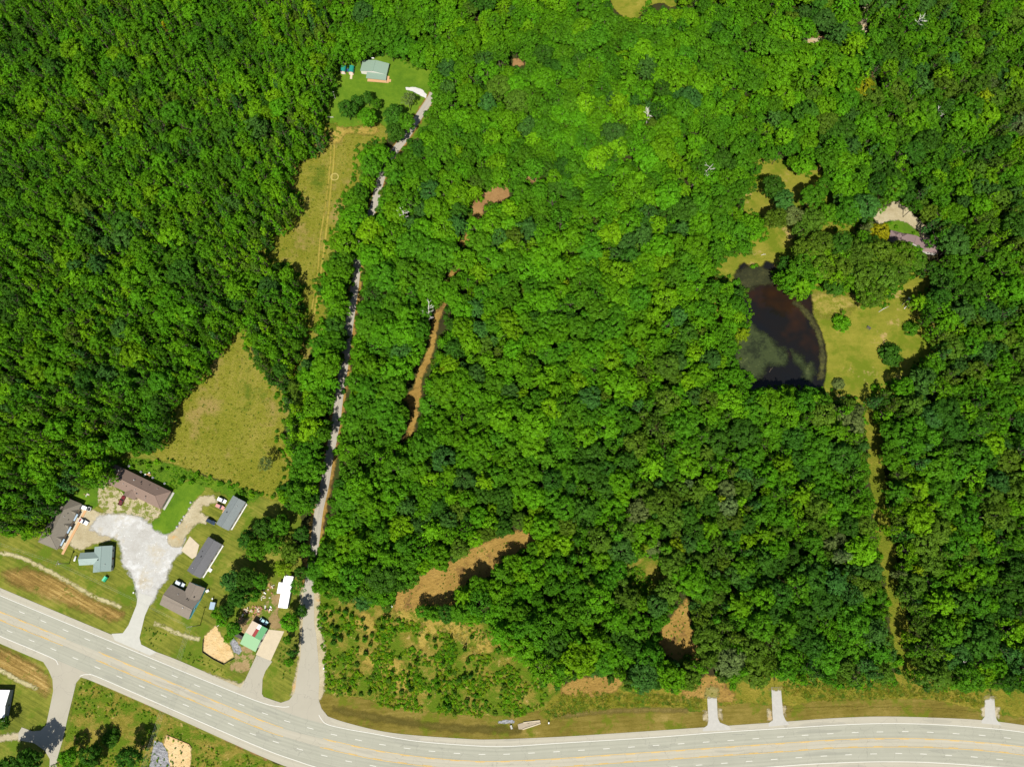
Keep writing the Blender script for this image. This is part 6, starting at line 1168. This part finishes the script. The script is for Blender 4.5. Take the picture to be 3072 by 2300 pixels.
# silt fence round the sand bank
def fence(pts, label, h=1.0, mat=M_black):
    W = [P(*p) for p in pts]; a = empty('silt_fence', label, 'silt fence', W[0]); m = MB(); o = W[0]
    for p, q in zip(W[:-1], W[1:]):
        n = Vector((-(q-p).y, (q-p).x, 0)).normalized()*.05; V = [p-o-n, q-o-n, q-o+n, p-o+n]
        m.add([v+Vector((0, 0, z)) for z in (0, h) for v in V], [(3, 2, 1, 0), (4, 5, 6, 7), (0, 1, 5, 4), (1, 2, 6, 5), (2, 3, 7, 6), (3, 0, 4, 7)])
    m.build('fabric', mat, a)
    for p, q in zip(W[:-1], W[1:]):
        for t in (0, .5):
            k = MB(); c_ = p.lerp(q, t)-o; k.box((c_.x, c_.y, h*.55), (.09, .09, h*1.1)); k.build('stake', M_deck, a)
fence([(611, 1915), (609, 1955), (640, 1976), (672, 1992), (704, 1974)], 'black silt fence around the sand bank foot beside the highway', .95)
fence([(492, 2231), (500, 2203), (568, 2231), (576, 2243)], 'pale timber edged fence along the lower sand bank top', .5, M_deck)
# drainage flume and logs
a = empty('drainage_flume', 'pale concrete drainage flume in the ditch beside the highway', 'drainage flume', P(1590, 2172)); o = a.location
m = MB(); f = [P(1553, 2171), P(1556, 2186), P(1568, 2186), P(1600, 2178), P(1622, 2168), P(1620, 2160), P(1585, 2168), P(1570, 2166)]; n = len(f)
m.add([v-o+Vector((0, 0, z)) for z in (.1, .3) for v in f], [tuple(range(2*n-1, n-1, -1))]+[(i, (i+1) % n, n+(i+1) % n, n+i) for i in range(n)])
m.build('channel', plain('weathered_flume', (0.27, 0.225, 0.16), 0.9, var=.2, scale=1.5), a)
for p, q in ((f[2], f[4]), (f[7], f[5])):
    k = MB(); d = (q-p); c_ = (p+q)/2-o; k.box((c_.x, c_.y, .4), (d.length, .5, .3), math.atan2(d.y, d.x)); k.build('kerb', M_conc, a)
k = MB(); c_ = P(1534, 2179)-o; k.box((c_.x, c_.y, .4), (.9, 1.8, .8), .3); k.build('headwall', M_conc2, a)
a = empty('fallen_log', 'pale fallen log with bare limbs on the pond lawn, upper right', 'log', P(2722, 910)); o = a.location
m = MB(); q = [P(2712, 926, .3)-o, P(2720, 918, .4)-o, P(2735, 914, .4)-o, P(2750, 912, .3)-o]; m.tube(q, [.2, .28, .25, .15], 7); m.build('trunk', M_dead, a, smooth=True)
m = MB(); top = P(2728, 894, .9)-o
for p in ((2705, 916), (2714, 908), (2722, 912), (2728, 914), (2716, 902)): m.tube([P(*p, .2)-o, (P(*p, .6)-o).lerp(top, .5)+Vector((0, 0, .3)), top], [.08, .16, .1], 5)
m.build('branches', plain('grey_wood', (0.22, 0.20, 0.17), 0.9), a, smooth=True)
m = MB(); m.blob(top, (.7, .6, .5), 3); m.build('root_ball', M_gtank, a)
a = empty('picnic_bench', 'dark bench alone in the middle of the pond lawn', 'bench', P(2605, 984), R(-40)); m = MB(); m.box((0, 0, .75), (2.2, .8, .08)); m.build('table_top', M_darkwall, a)
for s in (-.75, .75): m = MB(); m.box((0, s, .45), (2.2, .3, .06)); m.build('seat', M_darkwall, a); m = MB(); m.box((s, 0, .36), (.1, 1.5, .08)); m.box((s, 0, .55), (.1, .1, .35)); m.build('leg', M_darkwall, a)
for px, py, ang, L, l in ((2312, 1110, .9, 3.5, 'thin bare branch lying in the pond algae'), (2290, 765, .2, 3, 'bare branch on the grass above the pond'), (2650, 928, .5, 7, 'straight pale pole lying on the pond lawn below the grove'), (665, 1868, .7, 5, 'pale log beside the sand bank top'), (1318, 2078, .1, 4.5, 'dark log lying in the scrub lower middle')):
    p = P(px, py); m = MB(); m.tube([(-L/2, 0, .25), (0, .2, .3), (L/2, 0, .25)], [.1, .14, .06], 6); m.tube([(0, .2, .3), (L*.2, L*.2, .35)], [.09, .04], 5); tag(m.build('fallen_branch', M_bark if 'dark' in l or 'algae' in l else M_dead, None, (p.x, p.y, .1), ang), l, 'branch')
a = empty('farm_gate', 'low wooden gate at the top of the hay meadow', 'gate', P(992, 354)); m = MB()
for z in (.4, .8, 1.2): m.box((0, 0, z), (3.6, .06, .1))
m.build('rails', M_dead, a); [MB().box((s, 0, .65), (.14, .14, 1.3)).build('post', M_polewood, a) for s in (-1.9, 1.9)]
a = empty('water_trough', 'white tank behind the green roofed house', 'tank', P(1119, 176)); m = MB(); m.tube([(-1.2, 0, .5), (-1, 0, .5), (1, 0, .5), (1.2, 0, .5)], [.2, .4, .4, .2], 12); m.build('tank', M_gtank, a, smooth=True); m = MB(); m.box((0, 0, .08), (1.6, .5, .16)); m.build('foot', M_conc2, a)
a = empty('wire_pole', 'short pale pole at the wood edge left of the upper lawn', 'pole', P(1006, 296)); m = MB(); m.tube([(0, 0, 0), (0, 0, 7)], [.16, .1], 8); m.build('shaft', M_dead, a); m = MB(); m.box((0, 0, 6.3), (1.4, .12, .12)); m.build('crossarm', M_dead, a)
